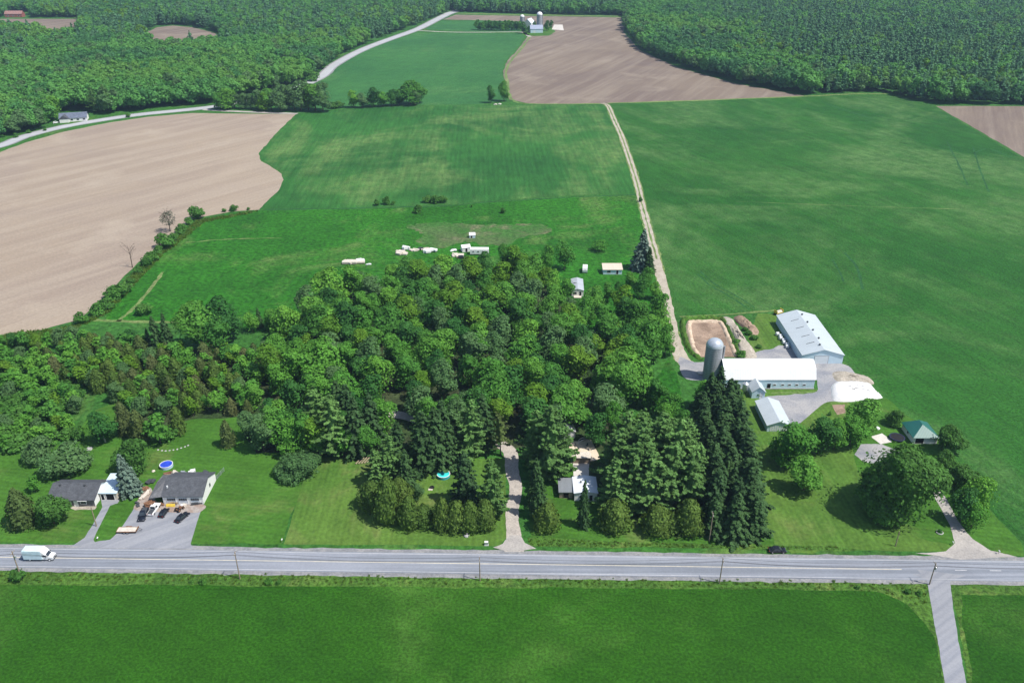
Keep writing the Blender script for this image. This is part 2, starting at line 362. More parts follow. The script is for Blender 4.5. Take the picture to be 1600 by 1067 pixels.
sheet('forest_floor', [(140, 530), (300, 545), (430, 560), (395, 650), (300, 655), (230, 668), (170, 600), (60, 560)], .036, M['duff'], 1.5, 3)
sheet('cleared_strip', [(1045, 560), (1062, 600), (1070, 640), (1040, 650), (1015, 630), (1025, 590)], .04, M['scrub'], .5, 2)

# roads
A0, A1 = np.array(G(0, 869.3)), np.array(G(1600, 891))
rd = (A1 - A0) / np.linalg.norm(A1 - A0); rn = np.array([-rd[1], rd[0]]); RC = (A0 + A1) / 2
def along(s, o=0): return RC + rd * s + rn * o
Rw = [along(-900), along(-300), along(0), along(300), along(900)]
mbs = MB()
s0 = np.linspace(-900, 900, 700); vs = []
for s_ in s0:
    a = along(s_, -5.55 + .16 * rng.normal()); b = along(s_, 5.0 + .16 * rng.normal()); vs += [(a[0], a[1], .045), (b[0], b[1], .045)]
mbs.add(vs, [(2 * i, 2 * i + 2, 2 * i + 3, 2 * i + 1) for i in range(len(s0) - 1)])
tag(mbs.build('road_shoulder', M['shoulder']), kind='structure')
def strip(name, o, w, z, mat, a=-900, b=900, dash=None):
    mb = MB(); segs = [(a, b)] if not dash else [(x, x + dash[0]) for x in np.arange(a, b, dash[1])]
    for p, q in segs:
        c = [along(p, o - w / 2), along(q, o - w / 2), along(q, o + w / 2), along(p, o + w / 2)]
        mb.add([(x, y, z) for x, y in c], [(0, 1, 2, 3)])
    return tag(mb.build(name, mat), kind='structure')
strip('road', -.25, 7.7, .06, M['asphalt'])
strip('road_marking', 3.15, .13, .068, M['wline']); strip('road_marking', -3.6, .13, .068, M['wline'])
sB = float(np.dot(np.array(G(1405, 883)) - RC, rd))
strip('road_marking', -.25, .22, .068, M['yline'], -900, sB)
strip('road_marking', -.25, .2, .068, M['wline'], sB + 14, 420, (3, 9))
FARROAD = [(-330, 330), (-160, 268), (-60, 241), (0, 228), (40, 213), (100, 198), (160, 187.5), (220, 179), (300, 171), (340, 166), (390, 156), (450, 142), (500, 121), (522, 102), (562, 80), (602, 64), (652, 46), (680, 32), (700, 22), (712, 18), (728, 12)]
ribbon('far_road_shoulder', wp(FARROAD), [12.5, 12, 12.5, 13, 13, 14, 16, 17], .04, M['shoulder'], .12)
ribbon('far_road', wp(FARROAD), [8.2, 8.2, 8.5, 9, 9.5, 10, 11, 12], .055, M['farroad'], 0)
ribbon('far_lane', wp([(318, 171.5), (360, 174), (420, 176.5), (465, 178)]), 5, .05, M['gravel'], .2)
ribbon('far_driveway', wp([(652, 48), (700, 50.5), (760, 50.8), (812, 50.5), (822, 54), (828, 58)]), 5, .05, M['gravel'], .2)
ribbon('field_edge_track', wp([(712, 21), (800, 23.3), (900, 25), (985, 26)]), 8, .045, M['pale'], .4)
ribbon('field_edge_track', wp([(830, 55), (815, 76), (800, 93), (791, 110), (793, 132), (800, 155), (830, 162.5), (950, 162.2)]), 3, .045, M['pale'], .4)
ribbon('field_edge_track', wp([(950, 161.5), (1100, 157), (1262, 150.5), (1330, 147.5), (1385, 147)]), 3.2, .045, M['pale'], .5)
LANE = [(941, 161.5), (950, 166), (960, 188), (972, 215), (984, 250), (994, 282), (1003, 318), (1010, 345), (1017, 372), (1026, 405), (1034, 440), (1041, 475), (1049, 515), (1058, 548), (1070, 570)]
ribbon('farm_lane', wp(LANE), 5.2, .045, M['pale'], .3)
ribbon('farm_lane_wheel_track', wp(LANE), 4.4, .055, M['dirt'], .18, (-.42, -.1)); ribbon('farm_lane_wheel_track', wp(LANE), 4.4, .055, M['dirt'], .18, (.1, .42))
ribbon('farm_lane', wp([(1024, 405), (1032, 430), (1041, 470), (1050, 515), (1060, 550), (1078, 571), (1110, 574), (1140, 573)]), [4, 4.5, 5, 6, 7], .06, M['dirt'], .2)
sheet('gravel_apron', [(1062, 558), (1085, 566), (1125, 566), (1130, 590), (1080, 594), (1064, 582)], .065, M['yard'], .4, 1.5, 4)
# farmyard, drives, pads
sheet('gravel_yard', [(1255, 560), (1318, 569), (1335, 582), (1345, 600), (1325, 625), (1293, 628), (1275, 640), (1255, 657), (1235, 668), (1205, 640), (1185, 628), (1200, 619), (1270, 614), (1277, 600), (1272, 575)], .045, M['yard'], .5, 1.5, 4)
sheet('gravel_yard', [(1170, 556), (1225, 540), (1245, 552), (1256, 566), (1200, 566)], .05, M['yard'], .7, 1.5, 4)
sheet('dry_strip', [(1205, 613), (1272, 611.5), (1272, 613.5), (1205, 615.5)], .05, M['pale'], .15, 1)
ribbon('gravel_driveway', wp([(803, 862), (803, 835), (800, 800), (806, 765), (800, 735), (796, 705), (770, 690), (700, 672), (640, 652), (612, 645), (610, 632)]), [5.4, 4.0, 3.7, 3.8, 4.1, 4.6, 4.2, 4, 4, 4.5, 4], .05, M['tan_gravel'], .10)
sheet('gravel_apron', [(770, 855), (786, 849), (796, 836), (813, 836), (820, 848), (838, 857), (800, 862)], .056, M['gravel'], .15, 1)
sheet('sand_patio', [(888, 690), (925, 688), (938, 716), (925, 720), (892, 724)], .05, M['sandpad'], .2, 1)
sheet('patio', [(895, 722), (920, 720), (920, 745), (896, 748)], .056, M['pad'], .1, 1)
sheet('gravel_driveway', [(1440, 866), (1478, 862), (1490, 850), (1480, 820), (1464, 785), (1440, 745), (1410, 720), (1375, 702), (1345, 695), (1318, 690), (1325, 712), (1350, 722), (1395, 735), (1430, 760), (1452, 790), (1472, 778), (1500, 825), (1530, 857), (1580, 869), (1500, 873)][0:0] + [(1430, 864), (1478, 861), (1492, 848), (1484, 820), (1466, 787), (1447, 757), (1462, 752), (1478, 778), (1498, 815), (1520, 842), (1548, 860), (1590, 870), (1500, 874)], .05, M['gravel'], .15, 1)
sheet('gravel_driveway', [(1447, 757), (1462, 752), (1440, 728), (1405, 705), (1378, 694), (1345, 694), (1335, 710), (1350, 722), (1395, 727)], .046, M['yard'], .2, 1)
sheet('concrete_pad', [(1360, 682), (1378, 677), (1396, 690), (1376, 694)], .055, M['pad'], .05, 1)
sheet('garden_bed', [(1300, 633), (1320, 632), (1322, 645), (1308, 648)], .055, M['dirtdark'], .2, 1)
ribbon('side_road', wp([(1461, 893), (1466, 908), (1474, 960), (1483, 1010), (1493, 1067), (1520, 1220), (1580, 1500)]), [9, 5.6, 5.0, 4.7, 4.6, 4.6, 4.6], .062, M['paved'], .04)
sheet('side_road_mouth', [(1425, 897), (1447, 905), (1455, 912), (1480, 912), (1484, 906), (1510, 899), (1465, 895)], .066, M['paved'], .08, 1)
sheet('paved_driveway', [(112, 853), (132, 840), (146, 818), (160, 792), (158, 780), (188, 780), (184, 786), (172, 790), (158, 818), (146, 843), (152, 853)], .05, M['paved'], .08, 1)
sheet('forecourt', [(118, 856), (155, 845), (172, 843), (186, 830), (206, 800), (215, 784), (318, 787), (308, 815), (298, 849), (303, 857)], .054, M['paved'], .1, 1)
sheet('oil_stained_ground', [(214, 784), (224, 768), (236, 762), (250, 786), (318, 788), (312, 800), (290, 801), (262, 800), (212, 797)], .06, m_gravel('stained_ground', (.27, .20, .16), (.33, .29, .26), .3, .2), .5, 1, 4)
sheet('garden_bed', [(106, 791), (120, 788), (150, 789), (148, 796), (118, 797)], .055, M['dirtpale'], .3, 1)
# wheel tracks through the crops and paths in the grass
for pts, w_ in (([(1090, 428), (1110, 446), (1140, 463), (1172, 484)], .7), ([(1094, 424), (1116, 443), (1146, 460), (1180, 481)], .7),
                ([(1285, 160), (1318, 172), (1345, 180), (1365, 186)], 1.6), ([(1520, 230), (1530, 262), (1545, 300)], 1.2), ([(1520, 240), (1545, 233), (1580, 246)], 1.2), ([(1480, 222), (1500, 262), (1512, 290)], 1.1),
                ([(1320, 395), (1340, 420), (1348, 452)], 1.3), ([(1300, 405), (1312, 425), (1318, 440)], 1.1)):
    ribbon('crop_wheel_track', wp(pts), w_, .05, M['flat'], .15)
ribbon('mown_path', wp([(185, 502), (208, 482), (232, 455), (255, 425)]), 1.6, .05, M['pale'], .2)
ribbon('mown_path', wp([(130, 499), (190, 502), (280, 504)]), 2., .05, M['pale'], .25)
ribbon('mown_path', wp([(290, 379), (360, 374), (440, 372)]), .8, .05, M['pale'], .3)
ribbon('crop_edge', wp([(1150, 315), (1330, 322), (1500, 327)]), .35, .05, M['pale'], .15)
ribbon('crop_edge', wp([(415, 328), (560, 325.5), (700, 321.5), (800, 313.5), (995, 304)]), 1.4, .05, M['flat'], .3)
ribbon('crop_edge', wp([(1062, 495), (1140, 491), (1212, 485)]), 1.2, .05, M['pale'], .2)

# ------------------------------------------------------------------ trees: prototypes
M['bark'] = m_plain('bark', (.11, .085, .065), .9, .1, 0, .3, 3)
M['palebark'] = m_plain('pale_bark', (.42, .39, .34), .85, .15, 0, .25, 3)
M['maple'] = m_leaf('broadleaf_foliage', [(0.075, 0.230, 0.031), (0.110, 0.292, 0.037), (0.059, 0.191, 0.031), (0.141, 0.335, 0.041), (0.088, 0.249, 0.041)])
M['lime'] = m_leaf('yellow_green_foliage', [(0.105, 0.235, 0.020), (0.125, 0.250, 0.024), (0.092, 0.220, 0.022)])
M['silver'] = m_leaf('silvery_foliage', [(.090, .19, .062), (.105, .205, .070), (.080, .175, .055)])
M['garden'] = m_leaf('garden_maple_foliage', [(0.063, 0.163, 0.030), (0.075, 0.184, 0.034)])
M['dark'] = m_leaf('dark_foliage', [(0.040, 0.147, 0.029), (0.055, 0.169, 0.032), (0.033, 0.122, 0.026)])
M['pine'] = m_leaf('pine_needles', [(0.102, 0.213, 0.054), (0.127, 0.249, 0.065), (0.087, 0.184, 0.048)], .28, .2)
M['spruce'] = m_leaf('spruce_needles', [(0.043, 0.097, 0.030), (0.055, 0.118, 0.036), (0.038, 0.087, 0.029)], .28, .15)
M['blue'] = m_leaf('blue_spruce_needles', [(0.128, 0.188, 0.143), (0.112, 0.173, 0.128)], .3, .08)
M['cedar'] = m_leaf('cedar_foliage', [(0.079, 0.144, 0.026), (0.102, 0.168, 0.031), (0.064, 0.124, 0.024)], .28, .2)
M['brown'] = m_leaf('bronzed_cedar_foliage', [(.095, .132, .036), (.078, .122, .032), (.115, .135, .046), (.070, .118, .032)], .28, .2)
M['bush'] = m_leaf('shrub_foliage', [(0.079, 0.220, 0.035), (0.106, 0.255, 0.048), (0.064, 0.185, 0.032)])
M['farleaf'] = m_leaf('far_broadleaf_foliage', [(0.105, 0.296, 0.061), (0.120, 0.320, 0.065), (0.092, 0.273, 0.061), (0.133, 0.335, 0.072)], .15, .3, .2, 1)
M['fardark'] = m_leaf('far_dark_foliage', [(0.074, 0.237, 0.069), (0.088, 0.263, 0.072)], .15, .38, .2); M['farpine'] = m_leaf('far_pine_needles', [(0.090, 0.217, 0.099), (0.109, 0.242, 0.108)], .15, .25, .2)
M['grey'] = m_leaf('greyish_twigs', [(.15, .15, .11), (.13, .14, .09)], .3, .1)

def cards(P, N, size, rg, tilt=.6, aspect=1.0, up=0.):
    """leaf-sized quads at P facing about N; returns verts (n*4,3)"""
    n = len(P); N = N + tilt * rg.normal(size=(n, 3)); N[:, 2] += up
    N /= np.linalg.norm(N, axis=1, keepdims=True) + 1e-9
    a = np.cross(N, rg.normal(size=(n, 3))); a /= np.linalg.norm(a, axis=1, keepdims=True) + 1e-9
    b = np.cross(N, a); s = (size * rg.uniform(.6, 1.35, n))[:, None] / 2
    q = []
    for i, j in ((-1, -1), (1, -1), (1, 1), (-1, 1)):
        k = rg.uniform(.55, 1.2, (n, 1)); q.append(P + (a * i * aspect + b * j) * s * k)
    return np.stack(q, 1).reshape(-1, 3)
def quad_mesh(name, V, mats, extra=None):
    n = len(V) // 4; mb = None
    vs = V.tolist(); fs = np.arange(n * 4).reshape(-1, 4).tolist(); mi = [0] * n
    if extra:
        b = len(vs); vs += extra.v; fs += [[b + i for i in f] for f in extra.f]; mi += [m for m in extra.m]
    me = bpy.data.meshes.new(name); me.from_pydata(vs, [], fs)
    for m in mats: me.materials.append(m)
    me.polygons.foreach_set('material_index', mi); me.update(); return me
def ball(mb, c, r, n=7, m=0):
    mb.lathe([(0.01 * r[0], -r[2])] + [(r[0] * math.sin(t), -r[2] * math.cos(t)) for t in np.linspace(0, math.pi, n)[1:-1]] + [(0.01 * r[0], r[2])], 8, m, c)

def trunk_mb(h, r, limbs=5, seed=0, spread=2.5, m=0, start=.25):
    rg = np.random.default_rng(seed); mb = MB()
    x, y = rg.normal(0, .02 * h, 2)
    mb.tube([(0, 0, -.3), (x * .3, y * .3, h * .4), (x, y, h * .8)], [r, r * .72, r * .25], 7, m)
    for i in range(limbs):
        a = 2.4 * i + rg.uniform(-.4, .4); t = start + (.68 - start) * i / max(1, limbs - 1); z = h * t
        e = (math.cos(a) * spread * rg.uniform(.7, 1), math.sin(a) * spread * rg.uniform(.7, 1), z + h * rg.uniform(.1, .25))
        mb.tube([(x * t, y * t, z), (e[0] * .5, e[1] * .5, (z + e[2]) * .5 + .1), e], [r * .42, r * .3, r * .1], 5, m)
    return mb
def broadleaf(seed, h, rad, nl=16, leaf=.55, dens=1.0, base=.22, shape=1., loose=.06):
    rg = np.random.default_rng(seed); P = []; N = []; core = MB()
    cz = h * (base + (1 - base) * .46); hu = h - cz; hd = cz - h * base
    nl = int(nl * 1.7); lob = [(0, 0, cz + hu * .66, rad * .36)]
    for i in range(nl):
        zz = -.95 + 1.85 * ((i * .618) % 1); a = i * 2.399 + rg.uniform(-.5, .5)
        rr = math.sqrt(max(.04, 1 - (abs(zz) * (.97 if zz > 0 else .74)) ** (2 * shape)))
        r = rad * rg.uniform(.21, .36); k = rg.uniform(.84, 1.06)
        q = max(.1, rad * rr * k - r * .75)
        lob.append((q * math.cos(a), q * math.sin(a), cz + (hu if zz > 0 else hd) * zz * (1 - .5 * r / rad), r))
    L = np.array(lob)
    for (x, y, z, r) in lob:
        n = int(dens * 4 * math.pi * r * r / (leaf * leaf) * .85)
        d = rg.normal(size=(n, 3)); d /= np.linalg.norm(d, axis=1, keepdims=True)
        d[:, 2] = np.where(d[:, 2] < -.4, -d[:, 2], d[:, 2])
        p = np.array([x, y, z]) + d * r * rg.uniform(.80, 1.14, (n, 1)) * np.array([1, 1, .85])
        dist = np.linalg.norm((p[:, None] - L[None, :, :3]) / L[None, :, 3:4], axis=2).min(1)
        keep = (dist > .72) & (p[:, 2] > .1); P.append(p[keep]); N.append(d[keep])
    n = int(dens * 4 * math.pi * rad * rad * .6 / (leaf * leaf) * .8); d = rg.normal(size=(n, 3)); d /= np.linalg.norm(d, axis=1, keepdims=True)
    P.append(np.array([0, 0, cz]) + d * np.array([rad * .78, rad * .78, 1]) * np.where(d[:, 2:] > 0, [1, 1, hu * .8], [1, 1, hd * .8]) * rg.uniform(.82, 1., (n, 1))); N.append(d)
    ball(core, (0, 0, cz), (rad * .5, rad * .5, min(hu, hd * 1.3) * .5), 7)
    m = int(loose * sum(map(len, P))); d = rg.normal(size=(m, 3)); d /= np.linalg.norm(d, axis=1, keepdims=True)
    P.append(np.array([0, 0, cz]) + d * np.array([rad, rad, min(hu, hd)]) * rg.uniform(.85, 1.08, (m, 1))); N.append(d)
    V = cards(np.concatenate(P), np.concatenate(N), leaf, rg, .42, 1., .28)
    return V, core
def conifer(seed, h, rad, step=.7, leaf=.5, droop=.25, base=.1, prof=1., ragged=.15, nb=9, up=.6, gap=.0, tuft=5):
    """whorled branches carrying flat sprays of needles"""
    rg = np.random.default_rng(seed); P = []; N = []; br = MB(); core = MB()
    z = h * base
    while z < h * .985:
        t = (z / h - base) / (1 - base); L0 = rad * (1 - t) ** prof * (1 if t > .08 else .75 + 3 * t) + .12
        z0 = z
        for i in range(max(4, int(nb * (1 - .45 * t)))):
            if rg.random() < gap: continue
            z = z0 + rg.uniform(-.45, .45) * step
            a = rg.uniform(0, 6.283); L = L0 * (1 + ragged * rg.normal()); L = max(.2, L)
            n = max(2, int(tuft * L / leaf * .8)); s = np.sqrt(rg.uniform(.08, 1, n)); w = (rg.random(n) - .5) * L * .42 * (1.15 - s)
            zz = z - droop * L * s ** 1.3 + up * .16 * L * s ** 3 + rg.normal(0, .07, n)
            P.append(np.stack([math.cos(a) * L * s - math.sin(a) * w, math.sin(a) * L * s + math.cos(a) * w, zz], 1))
            nn = np.tile([math.cos(a) * (.45 + droop), math.sin(a) * (.45 + droop), 1.], (n, 1)); N.append(nn)
        z = z0 + step * rg.uniform(.75, 1.25) * (1 - .35 * t)
    V = cards(np.concatenate(P), np.concatenate(N), leaf, rg, .38, 1.25)
    k = .42
    core.lathe([(rad * .12, h * base)] + [(max(.03, rad * k * (1 - t) ** prof), h * (base + (1 - base) * t)) for t in (.06, .2, .4, .6, .8, .94)], 8)
    return V, core
def cedar(seed, h, rad, leaf=.42, dens=1.25, low=.03, fat=.55):
    rg = np.random.default_rng(seed); n = int(dens * 2.6 * math.pi * rad * h / leaf ** 2 * .8)
    t = rg.uniform(0, 1, n); a = rg.uniform(0, 6.283, n)
    prof = lambda t: np.sin(np.pi * np.clip(.16 + .84 * t, 0, 1) ** fat) ** .62
    ph = rg.uniform(0, 6.28, 6)
    lump = 1 + .10 * np.sin(3 * a + ph[0] + 5 * t) + .09 * np.sin(5 * a + 9 * t + ph[1]) + .07 * np.sin(2 * a - 14 * t + ph[2]) + .06 * np.sin(7 * a + 21 * t + ph[3])
    r = rad * prof(t) * lump * rg.uniform(.84, 1.06, n)
    z = h * (low + (1 - low) * t) + rg.normal(0, .1, n)
    P = np.stack([r * np.cos(a), r * np.sin(a), z], 1)
    dz = (t - .3) * rad / h * 2.2
    N = np.stack([np.cos(a), np.sin(a), .25 + dz], 1)
    V = cards(P, N, leaf, rg, .5, .8); core = MB()
    core.lathe([(max(.02, .78 * rad * float(prof(np.array(tt)))), h * (low + (1 - low) * tt)) for tt in (0, .1, .25, .45, .65, .82, .94, 1)], 10)
    return V, core

PROTO = {}                                      # kind -> list of (height, trunk mesh, crown mesh)
def proto(kind, h, crown, leafm, tr):
    V, core = crown
    PROTO.setdefault(kind, []).append((h, tr.mesh('trunk', M['bark']) if tr else None, quad_mesh('crown', V, [leafm], core)))
for s in range(7):
    hh, rr = [(15, 5.2), (16, 4.8), (14, 5.4), (17, 5.5), (13, 4.6), (15.5, 4.4), (14.5, 5.8)][s]
    proto('maple', hh, broadleaf(s, hh, rr, 17 + s % 3 * 3, .52, 1.05, .06), M['maple'], trunk_mb(hh, .28, 5, s, rr * .5))
for s in range(3):
    hh, rr = [(15, 5.0), (13.5, 4.6), (16, 5.2)][s]
    proto('lime', hh, broadleaf(20 + s, hh, rr, 19, .52, 1.05, .06), M['lime'], trunk_mb(hh, .26, 5, s + 9, rr * .5))
    proto('silver', hh, broadleaf(30 + s, hh, rr * .9, 22, .50, 1., .06), M['silver'], trunk_mb(hh, .26, 5, s + 19, rr * .5))
    proto('dark', hh, broadleaf(40 + s, hh, rr, 18, .52, 1.05, .06), M['dark'], trunk_mb(hh, .28, 5, s + 29, rr * .5))
    proto('young', 8, broadleaf(50 + s, 8, 2.3, 10, .45, 1., .12, 1.4), M['maple'], trunk_mb(8, .12, 4, s + 39, 1))
    proto('younglime', 8, broadleaf(53 + s, 8, 2.2, 10, .45, 1., .12, 1.4), M['lime'], trunk_mb(8, .12, 4, s + 39, 1))
    proto('shrub', 3.2, broadleaf(60 + s, 3.2, 2.3, 9, .38, 1.1, .02), M['bush'], trunk_mb(3.2, .09, 4, s + 49, 1.2, 0, .1))
    proto('spruce', 16, conifer(70 + s, 16, 3.5, .6, .40, .34, .03, .72, .22, 15, .5, .06, 6), M['spruce'], trunk_mb(16, .26, 0, s))
    proto('pine', 18, conifer(80 + s, 18, 4.6, .85, .36, .06, .10, .58, .26, 12, 1.2, .10, 8), M['pine'], trunk_mb(18, .30, 0, s))
    proto('cedar', 8, cedar(90 + s, 8, 2.3), M['cedar'], trunk_mb(8, .16, 0, s))
    proto('roundcedar', 8, cedar(94 + s, 8, 3.6, .5, 1.2, .05, .72), M['cedar'], trunk_mb(8, .2, 0, s))
    proto('brown', 8, cedar(97 + s, 8, 2.2, .42, 1.15), M['brown'], trunk_mb(8, .16, 0, s))
proto('blue', 12, conifer(110, 12, 3.6, .5, .42, .25, .02, .85, .12, 15, .6, 0, 5), M['blue'], trunk_mb(12, .25, 0, 3))
proto('willow', 7, broadleaf(111, 7, 4.6, 16, .5, .8, .03, 1., .2), M['silver'], trunk_mb(7, .2, 5, 3, 2))
proto('bigmaple', 20, broadleaf(112, 20, 8.6, 62, .5, 1.1, .03, 1.1), M['garden'], trunk_mb(20, .55, 7, 4, 5))
proto('roundmaple', 9.5, broadleaf(113, 9.5, 5.0, 26, .5, 1.15, .06, .8, .03), M['garden'], trunk_mb(9.5, .25, 5, 5, 3))
proto('mound', 4.2, broadleaf(116, 4.2, 5.0, 26, .34, 1.2, .0, 1., .04), M['silver'], trunk_mb(4.2, .1, 5, 8, 2, 0, .1))
proto('sparse', 8, broadleaf(114, 8, 3.4, 16, .4, .42, .1, 1., .3), M['maple'], trunk_mb(8, .16, 7, 6, 2.4, 0, .15))
proto('barepine', 15, conifer(115, 15, 3.0, 1.3, .5, .05, .3, .5, .35, 7, .6, .3, 4), M['brown'], trunk_mb(15, .22, 6, 7, 2))

trg = random.Random(5)
def tree(kind, x, y, h, label, cat, group=None, wide=1., name=None, var=None, bark=None):
    pr = PROTO[kind]; hh, tm, cm = pr[trg.randrange(len(pr)) if var is None else var % len(pr)]
    names = dict(maple='broadleaf_tree', lime='broadleaf_tree', silver='broadleaf_tree', dark='broadleaf_tree', young='young_tree', younglime='young_tree', shrub='shrub', spruce='spruce_tree', pine='pine_tree',
                 cedar='cedar_tree', roundcedar='cedar_tree', brown='cedar_tree', blue='spruce_tree', willow='shrub', mound='shrub', bigmaple='maple_tree', roundmaple='maple_tree', sparse='broadleaf_tree', barepine='pine_tree')
    o = thing(name or names[kind], label, cat, (x, y, 0), trg.uniform(0, 6.283), group)
    s = h / hh; o.scale = (s * wide * trg.uniform(.93, 1.07), s * wide * trg.uniform(.93, 1.07), s)
    o.rotation_euler[0] = trg.gauss(0, .025); o.rotation_euler[1] = trg.gauss(0, .025)
    if tm: link('trunk', tm, o)
    link('crown', cm, o); return o
RAT = dict(maple=.34, lime=.33, silver=.31, dark=.33, young=.29, younglime=.28, shrub=.72, spruce=.22, pine=.24, cedar=.29, roundcedar=.45, brown=.27, blue=.30, willow=.66, mound=1.2, bigmaple=.43, roundmaple=.52, sparse=.42, barepine=.2)
OVH = dict(spruce=.45, pine=.35, blue=.5, barepine=.2, cedar=.6, brown=.6, roundcedar=.6, sparse=.4)
def T(kind, u, vb, vt, label, cat='tree', group=None, wide=1., name=None, var=None, w=None):
    """vb: row where the crown's front meets the ground, vt: row of its top"""
    x0, y0 = G(u, vb); h = HT(vb, vt); dt = (vt - 533.5) / FPX; tn = (SP + dt * CP) / (CP - dt * SP)
    for _ in range(6):
        if w: wide = w / 2 / (FPX * (1 / (y0 * CP + (CAMH - h * .4) * SP))) / (h * RAT[kind])
        r = h * RAT[kind] * wide; yb = y0 + OVH.get(kind, .62) * r; h = max(.5 * h, CAMH - (yb + .12 * r) * tn)
    x = (u - 800) / FPX * (yb * CP + (CAMH - .35 * h) * SP)
    return tree(kind, x, yb, h, label, cat, group, wide, name, var)
def scatter(poly, gap, seed, avoid=(), jit=.38):      # jittered triangular grid inside a ground polygon given as photo coordinates
    rg = np.random.default_rng(seed); w = np.array(poly if len(poly[0]) == 3 else wp(poly))[:, :2]
    x0, y0 = w.min(0); x1, y1 = w.max(0); gy = gap * .866
    ix, iy = np.meshgrid(np.arange(int((x1 - x0) / gap) + 2), np.arange(int((y1 - y0) / gy) + 2))
    px = x0 + (ix + .5 * (iy % 2)) * gap; py = y0 + iy * gy
    px = px.ravel() + rg.normal(0, jit * gap * .6, px.size); py = py.ravel() + rg.normal(0, jit * gap * .6, py.size)
    k = inside(px, py, w)
    for a in avoid: k &= ~inside(px, py, np.array(wp(a)))
    return np.stack([px[k], py[k]], 1)

# ------------------------------------------------------------------ trees: where they stand
def part_of(o, nm): return [c for c in o.children if c.name.split('.')[0] == nm][0]
GW = 'broadleaf trees of the closed woodlot'
LBW = {'maple': 'mid green broadleaf tree in the closed woodlot between the scrubby pasture and the pines',
       'lime': 'yellow-green broadleaf tree standing out in the closed woodlot canopy',
       'silver': 'pale silvery green broadleaf tree in the closed woodlot canopy',
       'dark': 'very dark green broadleaf tree in the closed woodlot canopy'}
WOOD = [(474, 486), (545, 464), (620, 442), (700, 440), (780, 430), (868, 436), (882, 478), (925, 500), (975, 486), (1022, 505), (1036, 560), (1014, 600), (985, 640), (940, 668), (900, 672), (860, 690), (800, 682), (740, 684), (690, 690), (640, 690), (620, 700), (560, 700), (500, 712), (405, 706), (388, 650), (420, 590), (440, 540)]
HOLE = [(588, 630), (606, 618), (632, 620), (655, 655), (646, 700), (606, 702), (590, 668)]
HOLE2 = [(880, 425), (922, 425), (930, 484), (906, 502), (884, 490)]
for x, y in scatter(WOOD, 10.0, 3, (HOLE, HOLE2)):
    k = trg.choices(['maple', 'lime', 'silver', 'dark'], [.60, .13, .12, .15])[0]
    tree(k, x, y, trg.gauss(14.5, 2.1), LBW[k], 'tree', GW + {'maple': '', 'lime': ' with yellow-green crowns', 'silver': ' with silvery crowns', 'dark': ' with dark crowns'}[k], trg.uniform(.98, 1.2))
# younger growth filling the west side of the woodlot and the scrub wood left of it
SCRUB = [(60, 556), (150, 545), (250, 556), (330, 560), (400, 556), (440, 560), (415, 600), (392, 650), (330, 652), (300, 652), (255, 660), (220, 650), (170, 628), (128, 604), (70, 585)]
for x, y in scatter(SCRUB, 5.2, 8):
    k = trg.choices(['brown', 'cedar', 'young', 'younglime', 'silver'], [.25, .2, .38, .11, .06])[0]
    lb = {'brown': ('bronze-brown cedar in the scrub wood behind the bungalow', 'bronzed cedars of the scrub wood'),
          'cedar': ('olive green cedar in the scrub wood behind the bungalow', 'olive cedars of the scrub wood'),
          'young': ('small bright green leafy tree among the cedars of the scrub wood', 'small leafy trees of the scrub wood'),
          'younglime': ('small yellow-green leafy tree among the cedars of the scrub wood', 'yellow-green small trees of the scrub wood'),
          'silver': ('pale silvery young tree among the cedars of the scrub wood', 'pale small trees of the scrub wood')}[k]
    tree(k, x, y, max(5, trg.gauss(8.3, 1.3)), lb[0], 'tree', lb[1], trg.uniform(.95, 1.3) if k != 'silver' else 1.2)
LEFT = [(-120, 562), (20, 556), (80, 572), (118, 612), (124, 650), (104, 688), (60, 704), (-120, 706)]
for x, y in scatter(LEFT, 4.8, 9):
    k = trg.choices(['young', 'shrub', 'younglime', 'silver'], [.5, .32, .06, .12])[0]
    tree(k, x, y, trg.gauss(7, 1) if k != 'shrub' else trg.gauss(3.6, .6), {'young': 'small bright green tree in the thicket at the left edge of the photo', 'shrub': 'leafy shrub in the thicket at the left edge of the photo', 'younglime': 'yellow-green small tree in the thicket at the left edge of the photo', 'silver': 'pale silvery small tree in the thicket at the left edge of the photo'}[k],
         'shrub' if k == 'shrub' else 'tree', {'young': 'small trees of the left thicket', 'shrub': 'shrubs of the left thicket', 'younglime': 'yellow-green trees of the left thicket', 'silver': 'pale trees of the left thicket'}[k], 1.25)
# back hedge of the scrub wood along the tilled field
for u, vb, vt, k in ((4, 545, 522, 'young'), (22, 550, 518, 'dark'), (40, 552, 516, 'young'), (58, 550, 520, 'lime'), (75, 548, 518, 'young'), (92, 545, 510, 'silver'), (112, 545, 508, 'silver'), (132, 545, 512, 'young'), (150, 546, 520, 'brown'), (172, 545, 518, 'brown'), (190, 545, 516, 'young'), (208, 548, 512, 'dark'), (225, 552, 520, 'young')):
    T(k, u, vb, vt, 'bushy tree in the ragged row between the tilled field and the scrub wood', 'tree', 'ragged row along the tilled field', 1.2)
